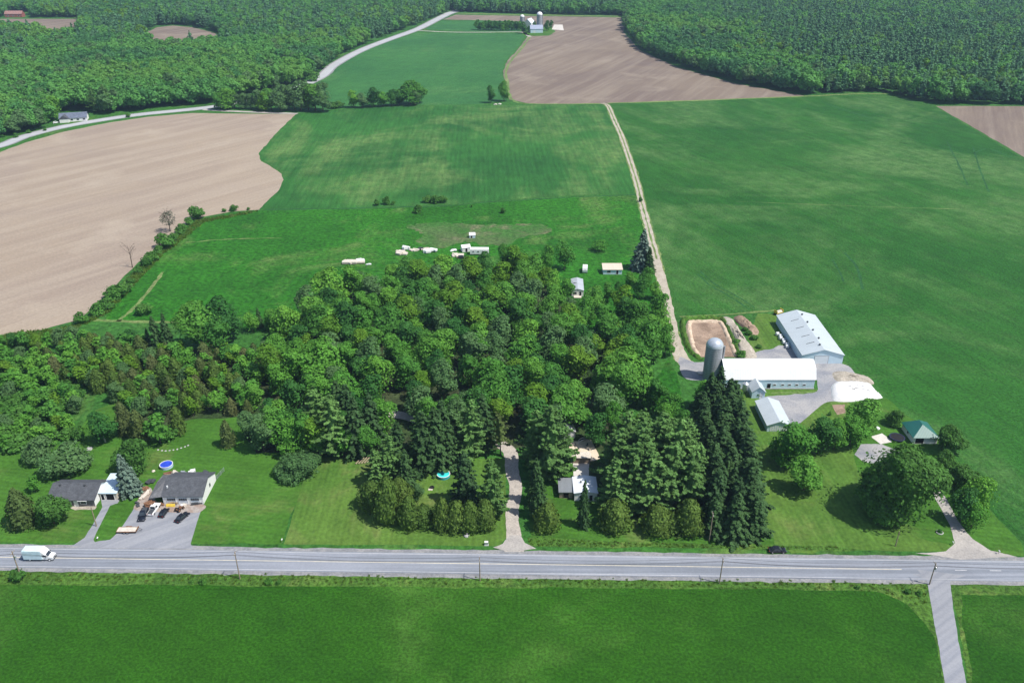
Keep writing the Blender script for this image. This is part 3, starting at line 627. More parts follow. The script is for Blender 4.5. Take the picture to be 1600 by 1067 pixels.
# hedge between tilled field and pasture
for u, vb, vt, w_ in ((127, 508, 489, 1.), (152, 494, 474, 1.), (165, 486, 468, 1.2), (180, 470, 446, 1.3), (192, 462, 442, 1.2), (203, 446, 434, 1.), (228, 418, 402, 1.), (237, 410, 394, 1.), (258, 390, 366, 1.), (270, 378, 364, .9), (283, 366, 350, 1.), (295, 352, 340, .9), (307, 344, 323, 1.), (350, 332, 326, 1.), (365, 331, 320, 1.), (388, 329, 324, .9), (216, 428, 416, .9), (247, 398, 384, .9)):
    T('shrub', u, vb, vt, 'leafy hedge bush on the line between the pale tilled field and the pasture', 'shrub', 'hedge bushes beside the tilled field', w_ * 1.05)
T('shrub', 224, 494, 474, 'round green bush alone in the pasture beside the mown path', 'shrub', None, 1.1)
# single trees round the scrub wood
T('maple', 312, 556, 468, 'tall dark round maple standing above the scrub wood, left of a pair', var=3, wide=1.25)
T('dark', 350, 540, 462, 'tall dark round tree behind the maple above the scrub wood', wide=1.2)
T('maple', 338, 566, 495, 'paler green maple leaning out in front of the dark pair', wide=1.2)
for i, (u, vb, vt) in enumerate(((245, 556, 490), (260, 556, 487), (233, 553, 512))):
    T('spruce', u, vb, vt, ['slim dark spruce at the pasture edge of the scrub wood', 'tallest slim dark spruce at the pasture edge of the scrub wood', 'shorter bluish spruce left of the slim pair'][i], wide=.75)
T('spruce', 405, 512, 480, 'small spruce at the pasture edge beside the woodlot corner', wide=.8)
T('maple', 425, 520, 480, 'small dark tree beside the white debris at the woodlot corner')
T('sparse', 393, 520, 488, 'thin greyish tree in the gap left of the woodlot')
T('brown', 196, 682, 626, 'tall bronze cedar on the lawn behind the bungalow', wide=.85)
T('brown', 216, 695, 640, 'bronze cedar beside the taller one behind the bungalow', wide=.9)
T('young', 248, 700, 645, 'bright green leafy tree in the island of lawn behind the garage', wide=1.3)
T('shrub', 262, 692, 668, 'bright green bush at the foot of the leafy tree behind the garage', 'shrub')
T('cedar', 276, 680, 635, 'olive cedar right of the leafy tree behind the garage', wide=1.)
T('brown', 355, 701, 656, 'lone cone-shaped cedar on the open lawn', wide=.92, var=1)
o = T('dark', 160, 698, 640, 'dark leaning apple tree with a bleached trunk on the lawn', wide=1.05); part_of(o, 'trunk').data = trunk_mb(15, .3, 4, 77, 3).mesh('trunk', M['palebark'])
T('shrub', 94, 640, 622, 'grey-green bush at the edge of the left thicket', 'shrub'); T('shrub', 124, 690, 668, 'small upright bush on the grass behind the bungalow', 'shrub', None, .7)
T('willow', 84, 752, 712, 'silvery willow bush at the back corner of the bungalow', 'shrub', None, 1.05); T('willow', 113, 745, 695, 'larger silvery willow bush behind the bungalow roof', 'shrub', None, .95)
T('willow', 62, 728, 684, 'pale grey-green willow bush at the end of the left thicket', 'shrub', None, .9)
T('young', 53, 772, 742, 'small green tree left of the bungalow', wide=1.1)
T('brown', 32, 828, 762, 'brownish cone-shaped cedar on the front lawn at the left edge', wide=1.15, name='cedar_tree')
T('roundmaple', 80, 829, 772, 'dense round maple on the front lawn of the bungalow', wide=.98)
T('roundmaple', 207, 746, 686, 'round green maple behind the blue spruce', wide=.92)
T('blue', 200, 777, 706, 'silvery blue spruce between the bungalow and the garage', wide=.9)
T('mound', 465, 754, 714, 'large low grey-green mounded shrub on the mown lawn', 'shrub', None, 1.0)
# front edge of the woodlot by the lawns
for u, vb, vt, k in ((410, 712, 640, 'silver'), (432, 708, 630, 'maple'), (452, 715, 650, 'maple'), (476, 716, 640, 'maple'), (500, 718, 668, 'maple'), (535, 720, 672, 'young'), (575, 716, 660, 'maple'), (390, 690, 640, 'silver')):
    T(k, u, vb, vt, 'leafy tree on the front edge of the woodlot beside the mown lawn', 'tree', 'leafy trees edging the mown lawn', 1.1)
GP = 'dark pines and spruces on the front side of the woodlot'
for u, vb, vt, k in ((520, 716, 615, 'pine'), (498, 700, 605, 'pine'), (556, 716, 620, 'spruce'), (580, 700, 612, 'spruce'), (545, 690, 595, 'spruce'), (530, 675, 590, 'spruce'), (620, 735, 655, 'spruce'), (658, 712, 640, 'pine'), (610, 756, 678, 'pine'), (590, 762, 700, 'pine'), (660, 740, 640, 'spruce'), (684, 738, 632, 'spruce'), (700, 730, 650, 'spruce'), (632, 762, 700, 'spruce'), (752, 700, 610, 'spruce'), (690, 700, 620, 'spruce')):
    T(k, u, vb, vt, {'pine': 'tall tiered pine among the conifers between lawn and woodlot', 'spruce': 'dark pointed spruce among the conifers between lawn and woodlot'}[k], 'tree', GP + (' (pines)' if k == 'pine' else ' (spruces)'), 1.05)
T('pine', 733, 722, 624, 'tallest white pine left of the gravel driveway, behind the turquoise pool', wide=.95, var=0)
T('barepine', 782, 712, 640, 'thin half-bare brownish pine at the head of the gravel driveway')
T('spruce', 727, 792, 700, 'broad spruce right of the turquoise pool', w=46)
T('pine', 770, 812, 712, 'drooping pine beside the gravel driveway, above the hedge', wide=.8, var=1)
GH = 'round cedars of the hedge left of the gravel driveway'
for u, vb, vt, w_ in ((602, 822, 744, .85), (582, 800, 750, .9), (640, 830, 775, .72), (625, 800, 745, .8), (662, 826, 788, .8), (690, 832, 776, .62), (712, 834, 780, .8), (734, 834, 782, .75), (756, 832, 780, .75)):
    T('roundcedar', u, vb, vt, 'rounded cedar in the hedge left of the gravel driveway', 'tree', GH, w=w_ * 52)
T('silver', 653, 786, 752, 'pale round leafy tree behind the cedar hedge', wide=.9)
# between the driveway and the spruce rows
T('pine', 862, 752, 628, 'tallest white pine right of the gravel driveway', wide=1.05, var=2)
T('pine', 838, 738, 640, 'white pine just behind the tallest one right of the driveway', wide=.9)
T('spruce', 838, 790, 712, 'dark narrow spruce on the right side of the gravel driveway', wide=.75); T('spruce', 842, 812, 730, 'dark narrow spruce nearer the road on the right side of the driveway', wide=.75)
T('roundcedar', 855, 834, 784, 'olive round cedar at the roadside right of the driveway', w=42)
T('spruce', 912, 826, 748, 'slim bluish spruce in front of the white metal roof', w=22)
GC = 'round olive cedars in front of the tall pines'
for u, vb, vt, w_ in ((962, 834, 778, .78), (1028, 840, 787, .75), (1077, 840, 778, .72), (1050, 836, 800, .7)):
    T('roundcedar', u, vb, vt, 'round olive cedar at the roadside in front of the tall pine stand', 'tree', GC, w=w_ * 66)
for i, (u, vb, vt) in enumerate(((966, 772, 668), (978, 750, 640), (1000, 775, 655), (1030, 760, 645), (1060, 780, 652), (962, 804, 716), (988, 800, 690), (1015, 805, 700), (1048, 800, 690), (1078, 800, 700), (1085, 775, 690), (1066, 745, 650), (1003, 730, 640), (1040, 725, 640))):
    T('pine', u, vb, vt, 'feathery white pine in the stand between the white metal roof and the spruce rows', 'tree', 'white pines of the stand right of the driveway', 1.12)
for u, vb, vt, k in ((930, 700, 640, 'dark'), (960, 690, 625, 'maple'), (1000, 690, 640, 'lime'), (1040, 680, 625, 'maple'), (1065, 690, 640, 'maple')):
    T(k, u, vb, vt, {'dark': 'dark broadleaf tree behind the patio in the woods', 'lime': 'bright yellow-green tree just behind the white pine stand', 'maple': 'leafy tree between the white pine stand and the woodlot'}[k], 'tree', 'leafy trees behind the white pine stand' if k == 'maple' else None, .9)
# the spruce plantation rows
for r, (a, b) in enumerate((((1136, 648), (1176, 836)), ((1112, 650), (1148, 838)), ((1090, 664), (1120, 838)))):
    A, B = np.array(G(*a)), np.array(G(*b)); n = [19, 18, 15][r]
    for i in range(n):
        p = A + (B - A) * (i + trg.uniform(-.3, .3)) / (n - 1) + np.array([trg.gauss(0, .7), 0])
        tree('spruce', p[0], p[1], trg.gauss(15.0, 1.4) * (.9 if i > n - 3 else 1), 'tall dark spruce in the dense rows beside the farm lawn', 'tree', 'dark spruces planted in rows', trg.uniform(1.15, 1.5))
T('young', 1098, 642, 590, 'bright leafy tree at the far end of the spruce rows')
for u, vb in ((1108, 655), (1122, 652)):
    T('spruce', u, vb, 572 + (u == 1108) * 6, 'dark spruce rising in front of the silo', 'tree', 'spruces in front of the silo', .9)
# garden trees of the farm
T('maple', 1238, 737, 655, 'rounded maple on the farm lawn nearest the grey-roofed shed', w=68, var=0)
T('maple', 1259, 776, 711, 'egg-shaped maple standing forward on the farm lawn', w=50, var=4)
T('dark', 1282, 713, 646, 'dark maple second in the row on the farm lawn', w=52); T('maple', 1306, 709, 652, 'maple in the middle of the row on the farm lawn', w=40)
T('maple', 1331, 704, 648, 'maple at the near end of the house driveway', w=46, var=2); T('maple', 1349, 684, 618, 'tallest maple by the garden bed below the white pile', w=58, var=5)
T('roundmaple', 1399, 669, 640, 'small round tree left of the green-roofed shed', w=28)
T('bigmaple', 1407, 828, 690, 'huge spreading maple on the farm lawn near the road', w=122)
T('shrub', 1380, 826, 797, 'dark leafy bush at the foot of the huge maple', 'shrub', None, .9)
T('roundmaple', 1485, 715, 666, 'round maple right of the green-roofed shed', w=46); T('roundmaple', 1478, 748, 703, 'smaller round tree in front of the one beside the shed', w=38)
T('roundmaple', 1501, 772, 724, 'round tree on the right side of the house driveway', w=50); T('dark', 1506, 822, 758, 'dark loose tree on the right side of the house driveway', w=44)
T('sparse', 1530, 800, 742, 'thin sparsely leaved tree at the edge of the soy field', w=46); T('sparse', 1521, 830, 785, 'low sparse tree beside the curve of the driveway', w=40)
T('shrub', 1297, 650, 643, 'tiny sapling on the lawn beside the garden bed', 'shrub', None, .6)
T('shrub', 1186, 622, 611, 'dark green bush before the little gabled annex', 'shrub', None, .8); T('shrub', 1158, 618, 612, 'low dark bush beside the feed bin', 'shrub', None, .8)
# back of the woodlot
T('blue', 1003, 424, 356, 'large bluish spruce beside the farm lane', wide=.95); T('spruce', 1014, 428, 386, 'smaller dark spruce leaning on the bluish one', wide=1.)
T('sparse', 882, 424, 374, 'grey-leaved tree with an open crown behind the white trailer', wide=.75); T('maple', 855, 432, 380, 'mid green tree on the back edge of the woodlot beside the grey-leaved one', wide=.75)
T('maple', 790, 432, 378, 'tall leafy tree on the back edge of the woodlot', wide=.8); T('maple', 835, 440, 395, 'lower leafy tree on the back edge of the woodlot', wide=.9)
for u, vb, vt in ((914, 510, 462), (884, 476, 432), (930, 492, 446), (950, 476, 438), (1022, 645, 588), (1046, 664, 612), (1000, 630, 566), (985, 452, 424), (1010, 452, 415), (1025, 470, 440), (965, 458, 438), (1000, 470, 428), (1030, 500, 455), (1038, 530, 480), (1040, 560, 505)):
    T('maple', u, vb, vt, 'leafy tree between the tan-roofed cabin and the farm lane', 'tree', 'leafy trees beside the farm lane', 1.)
# bushes and clumps out in the fields
for u, vb, vt, w_ in ((589, 322, 312, .7), (604, 321, 307, .7), (614, 321, 314, .7), (668, 318, 306, 1.1), (680, 319, 305, 1.1), (692, 318, 306, 1.), (653, 334, 320, .9), (786, 334, 325, .8), (737, 324, 320, .7), (1001, 316, 308, .7)):
    T('shrub', u, vb, vt, 'small dark bush in the rough pasture behind the woodlot', 'shrub', 'bushes scattered in the rough pasture', w_)
o = T('sparse', 938, 394, 374, 'brushy half-bare bush in the pasture behind the tan cabin', 'shrub', None, 1.6); 
GF = 'trees of the clump between the two hay fields'
for u, vb, vt, k in ((552, 170, 139, 'maple'), (566, 170, 144, 'silver'), (583, 169, 134, 'dark'), (598, 168, 142, 'maple'), (612, 167, 138, 'dark'), (624, 166, 142, 'dark'), (640, 166, 124, 'maple'), (655, 164, 127, 'maple'), (648, 166, 140, 'silver')):
    T(k, u, vb, vt, 'dark tree in the clump standing between the two hay fields', 'tree', GF, 1.3)
T('dark', 767, 162, 132, 'left one of two trees by the corner of the dark tilled field', wide=.8); T('maple', 787, 160, 125, 'right and taller one of two trees by the corner of the dark tilled field', wide=.85)
# trees round the distant farm
for i in range(16):
    u = 746 + i * 4.4; T(trg.choice(['maple', 'dark', 'dark']), u, 48.5 - trg.random(), 31 + trg.uniform(-1.5, 4), 'dark tree in the windbreak left of the distant farmstead', 'tree', 'windbreak of the distant farmstead', 1.)
for u, vb, vt in ((818, 53, 33), (812, 46, 32), (854, 49, 31), (861, 44, 31), (826, 50, 40), (836, 46, 33)):
    T('dark', u, vb, vt, 'dark tree close to the barns of the distant farmstead', 'tree', 'trees round the distant farmstead', .95)
# row of trees along the far lane, and shrubs by the far road
for i in range(15):
    u = 344 + i * 11.4 + trg.uniform(-2, 2); T(trg.choice(['maple', 'maple', 'silver', 'lime', 'silver']), u, 172 + trg.uniform(-1.5, 2) + (3 if i > 5 else 0), (140 if u < 430 else 127) + trg.uniform(-6, 5), 'tree in the row behind the far lane, at the front of the left-hand forest', 'tree', 'front row of the left-hand forest', 1.3)
for i in range(16):
    u = 8 + i * 19.5 + trg.uniform(-4, 4)
    if 84 < u < 140: continue
    vb = float(np.interp(u, [0, 60, 100, 180, 250, 330], [212, 196, 184, 172, 164, 160]))
    T(trg.choice(['maple', 'dark', 'silver', 'pine'] if u > 140 else ['maple', 'silver', 'maple']), u, vb, vb - 40 + trg.uniform(-4, 8), 'tree on the roadside edge of the left-hand forest', 'tree', 'roadside edge of the left-hand forest', 1.)
for u, vb, vt in ((25, 216, 208), (45, 209, 203), (70, 205, 200), (200, 184, 177), (521, 171, 160), (530, 170, 158), (490, 128, 112)):
    T('shrub', u, vb, vt, 'small bush on the verge of the far road', 'shrub', 'verge bushes of the far road')
# bushes in the near ditch
for u, vb, vt in ((318, 914, 903), (420, 914, 904), (435, 914, 906), (28, 911, 890), (1340, 921, 914), (60, 907, 902), (300, 912, 906), (1418, 928, 920), (1437, 931, 923)):
    T('shrub', u, vb, vt, 'straggly bush in the grass verge across the main road', 'shrub', 'bushes in the near verge', 1.)
# two bare trees in the field hedge
def bare_tree(u, vb, vt, label, dens, seed):
    x, y = G(u, vb); h = HT(vb, vt); o = thing('bare_tree', label, 'tree', (x, y, 0)); rg = np.random.default_rng(seed); mb = MB()
    mb.tube([(0, 0, -.2), (.2, .1, h * .45), (-.1, 0, h * .85)], [.28, .18, .05], 6); tips = []
    tw = MB()
    for i in range(dens):
        a = rg.uniform(0, 6.28); t = rg.uniform(.3, .8); L = h * rg.uniform(.18, .34); z = h * t
        e = (L * .7 * math.cos(a), L * .7 * math.sin(a), z + L * .8); tw.tube([(0, 0, z), (e[0] * .45, e[1] * .45, z + L * .3), e], [.1, .07, .03], 4)
        for j in range(3):
            b = a + rg.uniform(-1, 1); q = (e[0] + .35 * L * math.cos(b), e[1] + .35 * L * math.sin(b), e[2] + L * rg.uniform(-.1, .35)); tw.tube([e, q], [.05, .02], 4)
    mb.build('trunk', M['bark'], o); tw.build('branches', M['bark'], o)
    return o, h
bare_tree(207, 418, 378, 'dead leafless tree standing in the hedge beside the tilled field', 9, 1)
o, h = bare_tree(266, 362, 329, 'dry greyish tree with thin twigs at the hedge corner', 22, 2)
V, core = broadleaf(200, h, 4.2, 12, .5, .28, .3, 1, .4); link('crown', quad_mesh('crown', V, [M['grey']]), o)

# rough grass and weeds: uncountable, one object, instanced tufts on points
def gn_scatter(name, pts, mats_idx, protos, scl, rot, kind='stuff'):
    col = bpy.data.collections.new(name + '_kinds')
    for i, me in enumerate(protos):
        col.objects.link(bpy.data.objects.new('%s_kind_%02d' % (name, i), me))
    me = bpy.data.meshes.new(name); me.from_pydata(pts.tolist(), [], [])
    a = me.attributes.new('scl', 'FLOAT', 'POINT'); a.data.foreach_set('value', np.asarray(scl, dtype=np.float32))
    a = me.attributes.new('rot', 'FLOAT', 'POINT'); a.data.foreach_set('value', np.asarray(rot, dtype=np.float32))
    a = me.attributes.new('pick', 'INT', 'POINT'); a.data.foreach_set('value', np.asarray(mats_idx, dtype=np.int32))
    ng = bpy.data.node_groups.new(name, 'GeometryNodeTree')
    ng.interface.new_socket('Geometry', in_out='INPUT', socket_type='NodeSocketGeometry'); ng.interface.new_socket('Geometry', in_out='OUTPUT', socket_type='NodeSocketGeometry')
    n = ng.nodes.new; gi, go, ip, ci = n('NodeGroupInput'), n('NodeGroupOutput'), n('GeometryNodeInstanceOnPoints'), n('GeometryNodeCollectionInfo')
    ci.inputs['Collection'].default_value = col; ci.inputs['Separate Children'].default_value = True; ci.inputs['Reset Children'].default_value = True
    def attr(nm, t):
        k = n('GeometryNodeInputNamedAttribute'); k.data_type = t; k.inputs['Name'].default_value = nm; return k.outputs['Attribute']
    cx = n('ShaderNodeCombineXYZ'); ng.links.new(attr('rot', 'FLOAT'), cx.inputs[2])
    ng.links.new(gi.outputs[0], ip.inputs['Points']); ng.links.new(ci.outputs[0], ip.inputs['Instance'])
    ip.inputs['Pick Instance'].default_value = True; ng.links.new(attr('pick', 'INT'), ip.inputs['Instance Index'])
    ng.links.new(cx.outputs[0], ip.inputs['Rotation']); ng.links.new(attr('scl', 'FLOAT'), ip.inputs['Scale'])
    ng.links.new(ip.outputs[0], go.inputs[0])
    o = link(name, me); md = o.modifiers.new('scatter', 'NODES'); md.node_group = ng
    return tag(o, kind=kind)
frg = np.random.default_rng(77)
fp = []; fk = []
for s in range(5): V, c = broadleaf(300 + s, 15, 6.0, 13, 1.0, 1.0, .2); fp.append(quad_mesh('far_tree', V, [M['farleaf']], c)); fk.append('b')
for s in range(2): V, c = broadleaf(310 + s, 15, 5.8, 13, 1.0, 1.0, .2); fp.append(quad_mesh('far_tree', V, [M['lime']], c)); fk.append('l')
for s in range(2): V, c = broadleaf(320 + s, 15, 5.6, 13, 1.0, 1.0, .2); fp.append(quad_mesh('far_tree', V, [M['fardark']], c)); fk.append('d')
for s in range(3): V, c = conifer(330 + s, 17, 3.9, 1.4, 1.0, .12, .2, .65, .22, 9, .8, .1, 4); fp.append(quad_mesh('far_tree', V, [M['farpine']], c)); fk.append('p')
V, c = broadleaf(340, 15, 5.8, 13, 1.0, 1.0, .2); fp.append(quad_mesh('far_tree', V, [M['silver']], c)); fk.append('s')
fk = np.array(fk)
def forest(name, poly, gap, seed, conif, avoid=(), hmin=.85):
    p = scatter(poly, gap, seed, avoid); n = len(p)
    # species drift over the forest: a slow pattern decides conifers and light trees
    q = np.sin(p[:, 0] * .011 + seed) + np.sin(p[:, 1] * .008 + 2 * seed) + .8 * np.sin((p[:, 0] + p[:, 1]) * .021)
    r = frg.random(n); pk = np.zeros(n, int)
    cf = np.array([conif(x, y) for x, y in p]) + .12 * q
    ii = {k: np.where(fk == k)[0] for k in 'bldps'}
    for i in range(n):
        if r[i] < cf[i]: k = 'p'
        else: k = 'bbbbbbbds'[int(frg.integers(9))] if q[i] < .6 else 'bbbbblsb'[int(frg.integers(8))]
        pk[i] = frg.choice(ii[k])
    z = np.zeros(n)
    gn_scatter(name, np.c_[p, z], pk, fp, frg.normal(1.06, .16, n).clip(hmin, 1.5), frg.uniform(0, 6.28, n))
    return n
def shift(poly, du, dv): return [(u + du, v + dv) for u, v in poly]
FL = [(-560, 380), (-300, 290), (-100, 232), (0, 219), (60, 202), (78, 195), (84, 183), (140, 172), (165, 180), (230, 172), (290, 166), (335, 161), (450, 136), (494, 118), (520, 95), (560, 74), (600, 58), (650, 40), (680, 28), (706, 15), (708, 2), (690, -30), (0, -30), (-1500, -30), (-1500, 330)]
PATCH1 = [(-180, 28.5), (123, 28), (129, 44), (127, 64), (70, 66), (60, 56), (30, 54), (-180, 52)]
PATCH2 = [(222, 54), (242, 42), (270, 39), (302, 41), (338, 50), (354, 60), (340, 76), (300, 80), (262, 82), (240, 84), (226, 68)]
HOUSEGAP = [(80, 196), (84, 176), (130, 172), (150, 178), (150, 192)]
FARHOUSE = [(8, 19), (50, 19), (50, 31), (8, 31)]
def ext(poly):                                   # photo coordinates above the horizon of the frame are pushed out in ground metres
    return [(*G(u, v), 0) for u, v in poly]
n1 = forest('left_forest', ext(FL), 8.0, 21, lambda x, y: .06 + .38 * (y > 1050) * (x > -560), (PATCH1, PATCH2, HOUSEGAP, FARHOUSE))
FR = [(977, 48), (1005, 79.5), (1065, 104.5), (1153, 129.5), (1257, 148.5), (1330, 144.5), (1387, 144.5), (1441, 159.5), (1471, 162.5), (1600, 163.5), (1750, 164), (2100, 165), (2500, 100), (2500, -30), (976, -30)]
n2 = forest('right_forest', ext(FR), 7.9, 22, lambda x, y: .10 + .25 * (x > 330) * (y > 850) + .28 * (x > 300))
FM = [(706, 15), (712, 19), (800, 21.5), (900, 23.5), (978, 24.5), (976, -30), (690, -30)]
n3 = forest('middle_forest', ext(FM), 8.2, 23, lambda x, y: .45)
print('forest trees', n1, n2, n3)

# tufts
def tuft(seed, h, n, spread, mat):
    rg = np.random.default_rng(seed); mb = MB()
    for i in range(n):
        a = rg.uniform(0, 6.28); r = spread * rg.random(); x, y = r * math.cos(a), r * math.sin(a); b = rg.uniform(0, 6.28); w = .09 * rg.uniform(.7, 1.5); hh = h * rg.uniform(.6, 1.2)
        dx, dy = w * math.cos(b), w * math.sin(b); lx, ly = .5 * hh * rg.normal(), .5 * hh * rg.normal()
        mb.add([(x - dx, y - dy, 0), (x + dx, y + dy, 0), (x + lx + dx * .5, y + ly + dy * .5, hh), (x + lx - dx * .5, y + ly - dy * .5, hh)], [(0, 1, 2, 3)])
    return mb.mesh('tuft', mat)
M['weed'] = m_leaf('weeds', [(.13, .24, .035), (.16, .27, .045), (.12, .22, .035), (.20, .27, .08)], .3, .5)
M['crop_leaf'] = m_leaf('crop_leaves', [(.024, .108, .022), (.030, .125, .025), (.020, .09, .02)], .3, .3)
tf = [tuft(s, .42, 26, .55, M['weed']) for s in range(4)] + [tuft(9 + s, .3, 26, .6, M['crop_leaf']) for s in range(3)]
VERGE = [(-30, 895), (400, 897), (800, 902), (1200, 906), (1440, 909), (1460, 918), (1440, 950), (1415, 940), (1375, 924), (1100, 917), (500, 913), (-30, 909)]
P1 = scatter(VERGE, 1.9, 31); P3 = scatter([(826, 842), (1100, 851), (1300, 854), (1340, 859), (1200, 857), (826, 852)], 1.3, 33); P4 = scatter([(0, 524), (130, 508), (240, 395), (310, 345), (402, 329), (402, 331), (318, 349), (250, 403), (170, 490), (60, 540), (0, 548)], 1.5, 34)
PT = np.concatenate([P1, P3, P4]); nT = len(PT)
gn_scatter('verge_weeds', np.c_[PT, np.full(nT, .03)], frg.integers(0, 4, nT), tf, np.r_[frg.uniform(.4, .95, len(P1)), frg.uniform(.4, .9, len(P3)), frg.uniform(1., 2.4, len(P4))], frg.uniform(0, 6.28, nT))

# ------------------------------------------------------------------ buildings
M['whiteroof'] = m_ribbed('white_metal_roof', (.78, .78, .77), .9, 'X', .4, 0, .05, .06)
M['greyroof'] = m_ribbed('galvanised_metal_roof', (.47, .52, .54), .9, 'X', .4, 0, .06, .06)
M['greyroofY'] = m_ribbed('galvanised_metal_roof_across', (.47, .52, .54), .9, 'X', .4, 0, .06, .06)
M['bluewall'] = m_ribbed('pale_blue_metal_siding', (.56, .70, .78), .6, 'X', .5, 0, .07, .08)
M['whitewall'] = m_ribbed('white_siding', (.78, .77, .74), .4, 'Z', .55, 0, .05, .05)
M['shingle'] = m_shingle('dark_shingles', (.085, .090, .100)); M['shingle2'] = m_shingle('weathered_shingles', (.155, .155, .16))
M['brick'] = m_plain('grey_brick', (.16, .15, .155), .85, .15, 0, .25, 3)
M['greenroof'] = m_ribbed('green_metal_roof', (.022, .125, .105), .5, 'X', .4, 0, .1, .08)
M['tanroof'] = m_ribbed('tan_metal_roof', (.62, .53, .42), .6, 'X', .5, 0, .05, .08)
M['glass'] = m_plain('window_glass', (.035, .045, .055), .12, .6, 0, .2, .7)
M['trim'] = m_plain('white_trim', (.75, .75, .74), .5, .3, 0, .05)
M['darktrim'] = m_plain('dark_trim', (.06, .065, .07), .6, .3, 0, .1)
M['door'] = m_ribbed('garage_door_panels', (.70, .74, .76), .5, 'Z', .5, 0, .08, .05)
M['void'] = m_plain('dark_interior', (.015, .015, .016), .9, .05, 0, .2)
M['conc'] = m_plain('concrete', (.40, .39, .38), .85, .2, 0, .15, .6)
M['rust'] = m_plain('rusty_steel', (.20, .105, .06), .8, .2, 0, .35, 2)
M['wood'] = m_plain('weathered_wood', (.28, .22, .16), .85, .1, 0, .25, 2)
M['palewood'] = m_plain('pale_lumber', (.58, .52, .44), .8, .15, 0, .18, 2)
M['steel'] = m_plain('galvanised_steel', (.50, .52, .54), .4, .5, .5, .1, 1)
M['black'] = m_plain('black_rubber', (.018, .018, .019), .75, .2, 0, .15, 4)
M['whitep'] = m_plain('white_paint', (.78, .78, .77), .35, .4, 0, .04)
M['navy'] = m_plain('black_blue_paint', (.012, .014, .022), .18, .6, 0, .05)
M['blackp'] = m_plain('black_paint', (.010, .010, .012), .18, .6, 0, .05)
M['chrome'] = m_plain('bright_metal', (.6, .6, .62), .25, .5, .9, .05)
M['red'] = m_plain('red_lens', (.35, .02, .02), .3, .5, 0, .05)
M['yellow'] = m_plain('yellow_paint', (.70, .50, .06), .5, .35, 0, .15, 2)
M['lime_pile'] = m_plain('white_tarp', (.68, .672, .65), .75, .2, 0, .10, .45)

def panel(parent, name, L, D, side, u, z, w, h, mat, frame=None, proud=.05, pane='pane'):
    """a door or window on one wall; the building stands centred on its own origin"""
    rot = {'front': 0, 'back': math.pi, 'left': -math.pi / 2, 'right': math.pi / 2}[side]
    off = D / 2 if side in ('front', 'back') else L / 2
    def P(x, y, zz): ca, sa = math.cos(rot), math.sin(rot); return (x * ca - y * sa, x * sa + y * ca, zz)
    def bx(mb, x0, x1, z0, z1, y0, y1):
        vs = [P(x, y, zz) for zz in (z0, z1) for x, y in ((x0, y0), (x1, y0), (x1, y1), (x0, y1))]
        mb.add(vs, [(3, 2, 1, 0), (4, 5, 6, 7), (0, 1, 5, 4), (1, 2, 6, 5), (2, 3, 7, 6), (3, 0, 4, 7)])
    y0, y1 = -off - proud, -off + .03; x0, x1 = u - w / 2, u + w / 2; z0, z1 = z, z + h
    if frame:
        t = .12 if w > .8 else .08; mb = MB()
        bx(mb, x0 - t, x0, z0 - t, z1 + t, y0 - .03, y1); bx(mb, x1, x1 + t, z0 - t, z1 + t, y0 - .03, y1)
        bx(mb, x0, x1, z1, z1 + t, y0 - .03, y1); bx(mb, x0, x1, z0 - t, z0, y0 - .03, y1)
        fr = mb.build(name, frame, parent)
        m2 = MB(); bx(m2, x0, x1, z0, z1, y0 + .02, y1); m2.build(pane, mat, fr); return fr
    mb = MB(); bx(mb, x0, x1, z0, z1, y0, y1); return mb.build(name, mat, parent)
def building(name, label, cat, x, y, rot, L, D, prof, wall_m, roof_m, ov=.35, t=.16, group=None, base=None):
    """ridge along local X; prof = [(y, z) ...] roof line from front eave to back eave"""
    o = thing(name, label, cat, (x, y, 0), rot, group)
    mb = MB(); wp_ = [(-D / 2, -.1)] + [(yy, zz - .03) for yy, zz in prof] + [(D / 2, -.1)]
    mb.prism(wp_, 'x', -L / 2, L / 2); mb.build('wall', wall_m, o)
    p = [np.array(q, float) for q in prof]
    d0 = (p[0] - p[1]) / np.linalg.norm(p[0] - p[1]); d1 = (p[-1] - p[-2]) / np.linalg.norm(p[-1] - p[-2])
    p[0] = p[0] + d0 * ov; p[-1] = p[-1] + d1 * ov
    cs = [tuple(q) for q in p] + [(q[0], q[1] + t) for q in p[::-1]]
    mb = MB(); mb.prism(cs[::-1], 'x', -L / 2 - ov, L / 2 + ov); rf = mb.build('roof', roof_m, o)
    if base:
        mb = MB(); mb.box((0, 0, .22), (L + .1, D + .1, .6)); mb.build('foundation', base, o)
    return o, rf

# the white gambrel barn
o, rf = building('barn', 'long white gambrel-roofed barn with small dark windows beside the silo', 'barn', 92.7, 263.8, 0, 32.4, 11.2,
                 [(-5.6, 4.2), (-3.9, 7.3), (0, 9.1), (3.9, 7.3), (5.6, 4.2)], M['bluewall'], M['whiteroof'], .4)
for u in (-14.3, -10.9, 1.9, 4.8, 7.3, 9.9, 12.6): panel(o, 'window', 32.4, 11.2, 'front', u, 1.5, .95, .62, M['glass'], M['trim'])
panel(o, 'door', 32.4, 11.2, 'front', -.1, .1, 1., 2.1, M['void'], M['darktrim'])
panel(o, 'loft_vent', 32.4, 11.2, 'front', -14., 3.45, 1.2, .4, M['darktrim'])
panel(o, 'barn_door', 32.4, 11.2, 'left', 0, .1, 3.2, 3.2, M['greyroof'], M['darktrim']); panel(o, 'barn_door', 32.4, 11.2, 'right', 0, .1, 3.2, 3.2, M['door'], M['trim'])
mb = MB(); mb.box((0, 0, .0), (32.7, 11.5, .9)); mb.build('foundation', M['conc'], o)
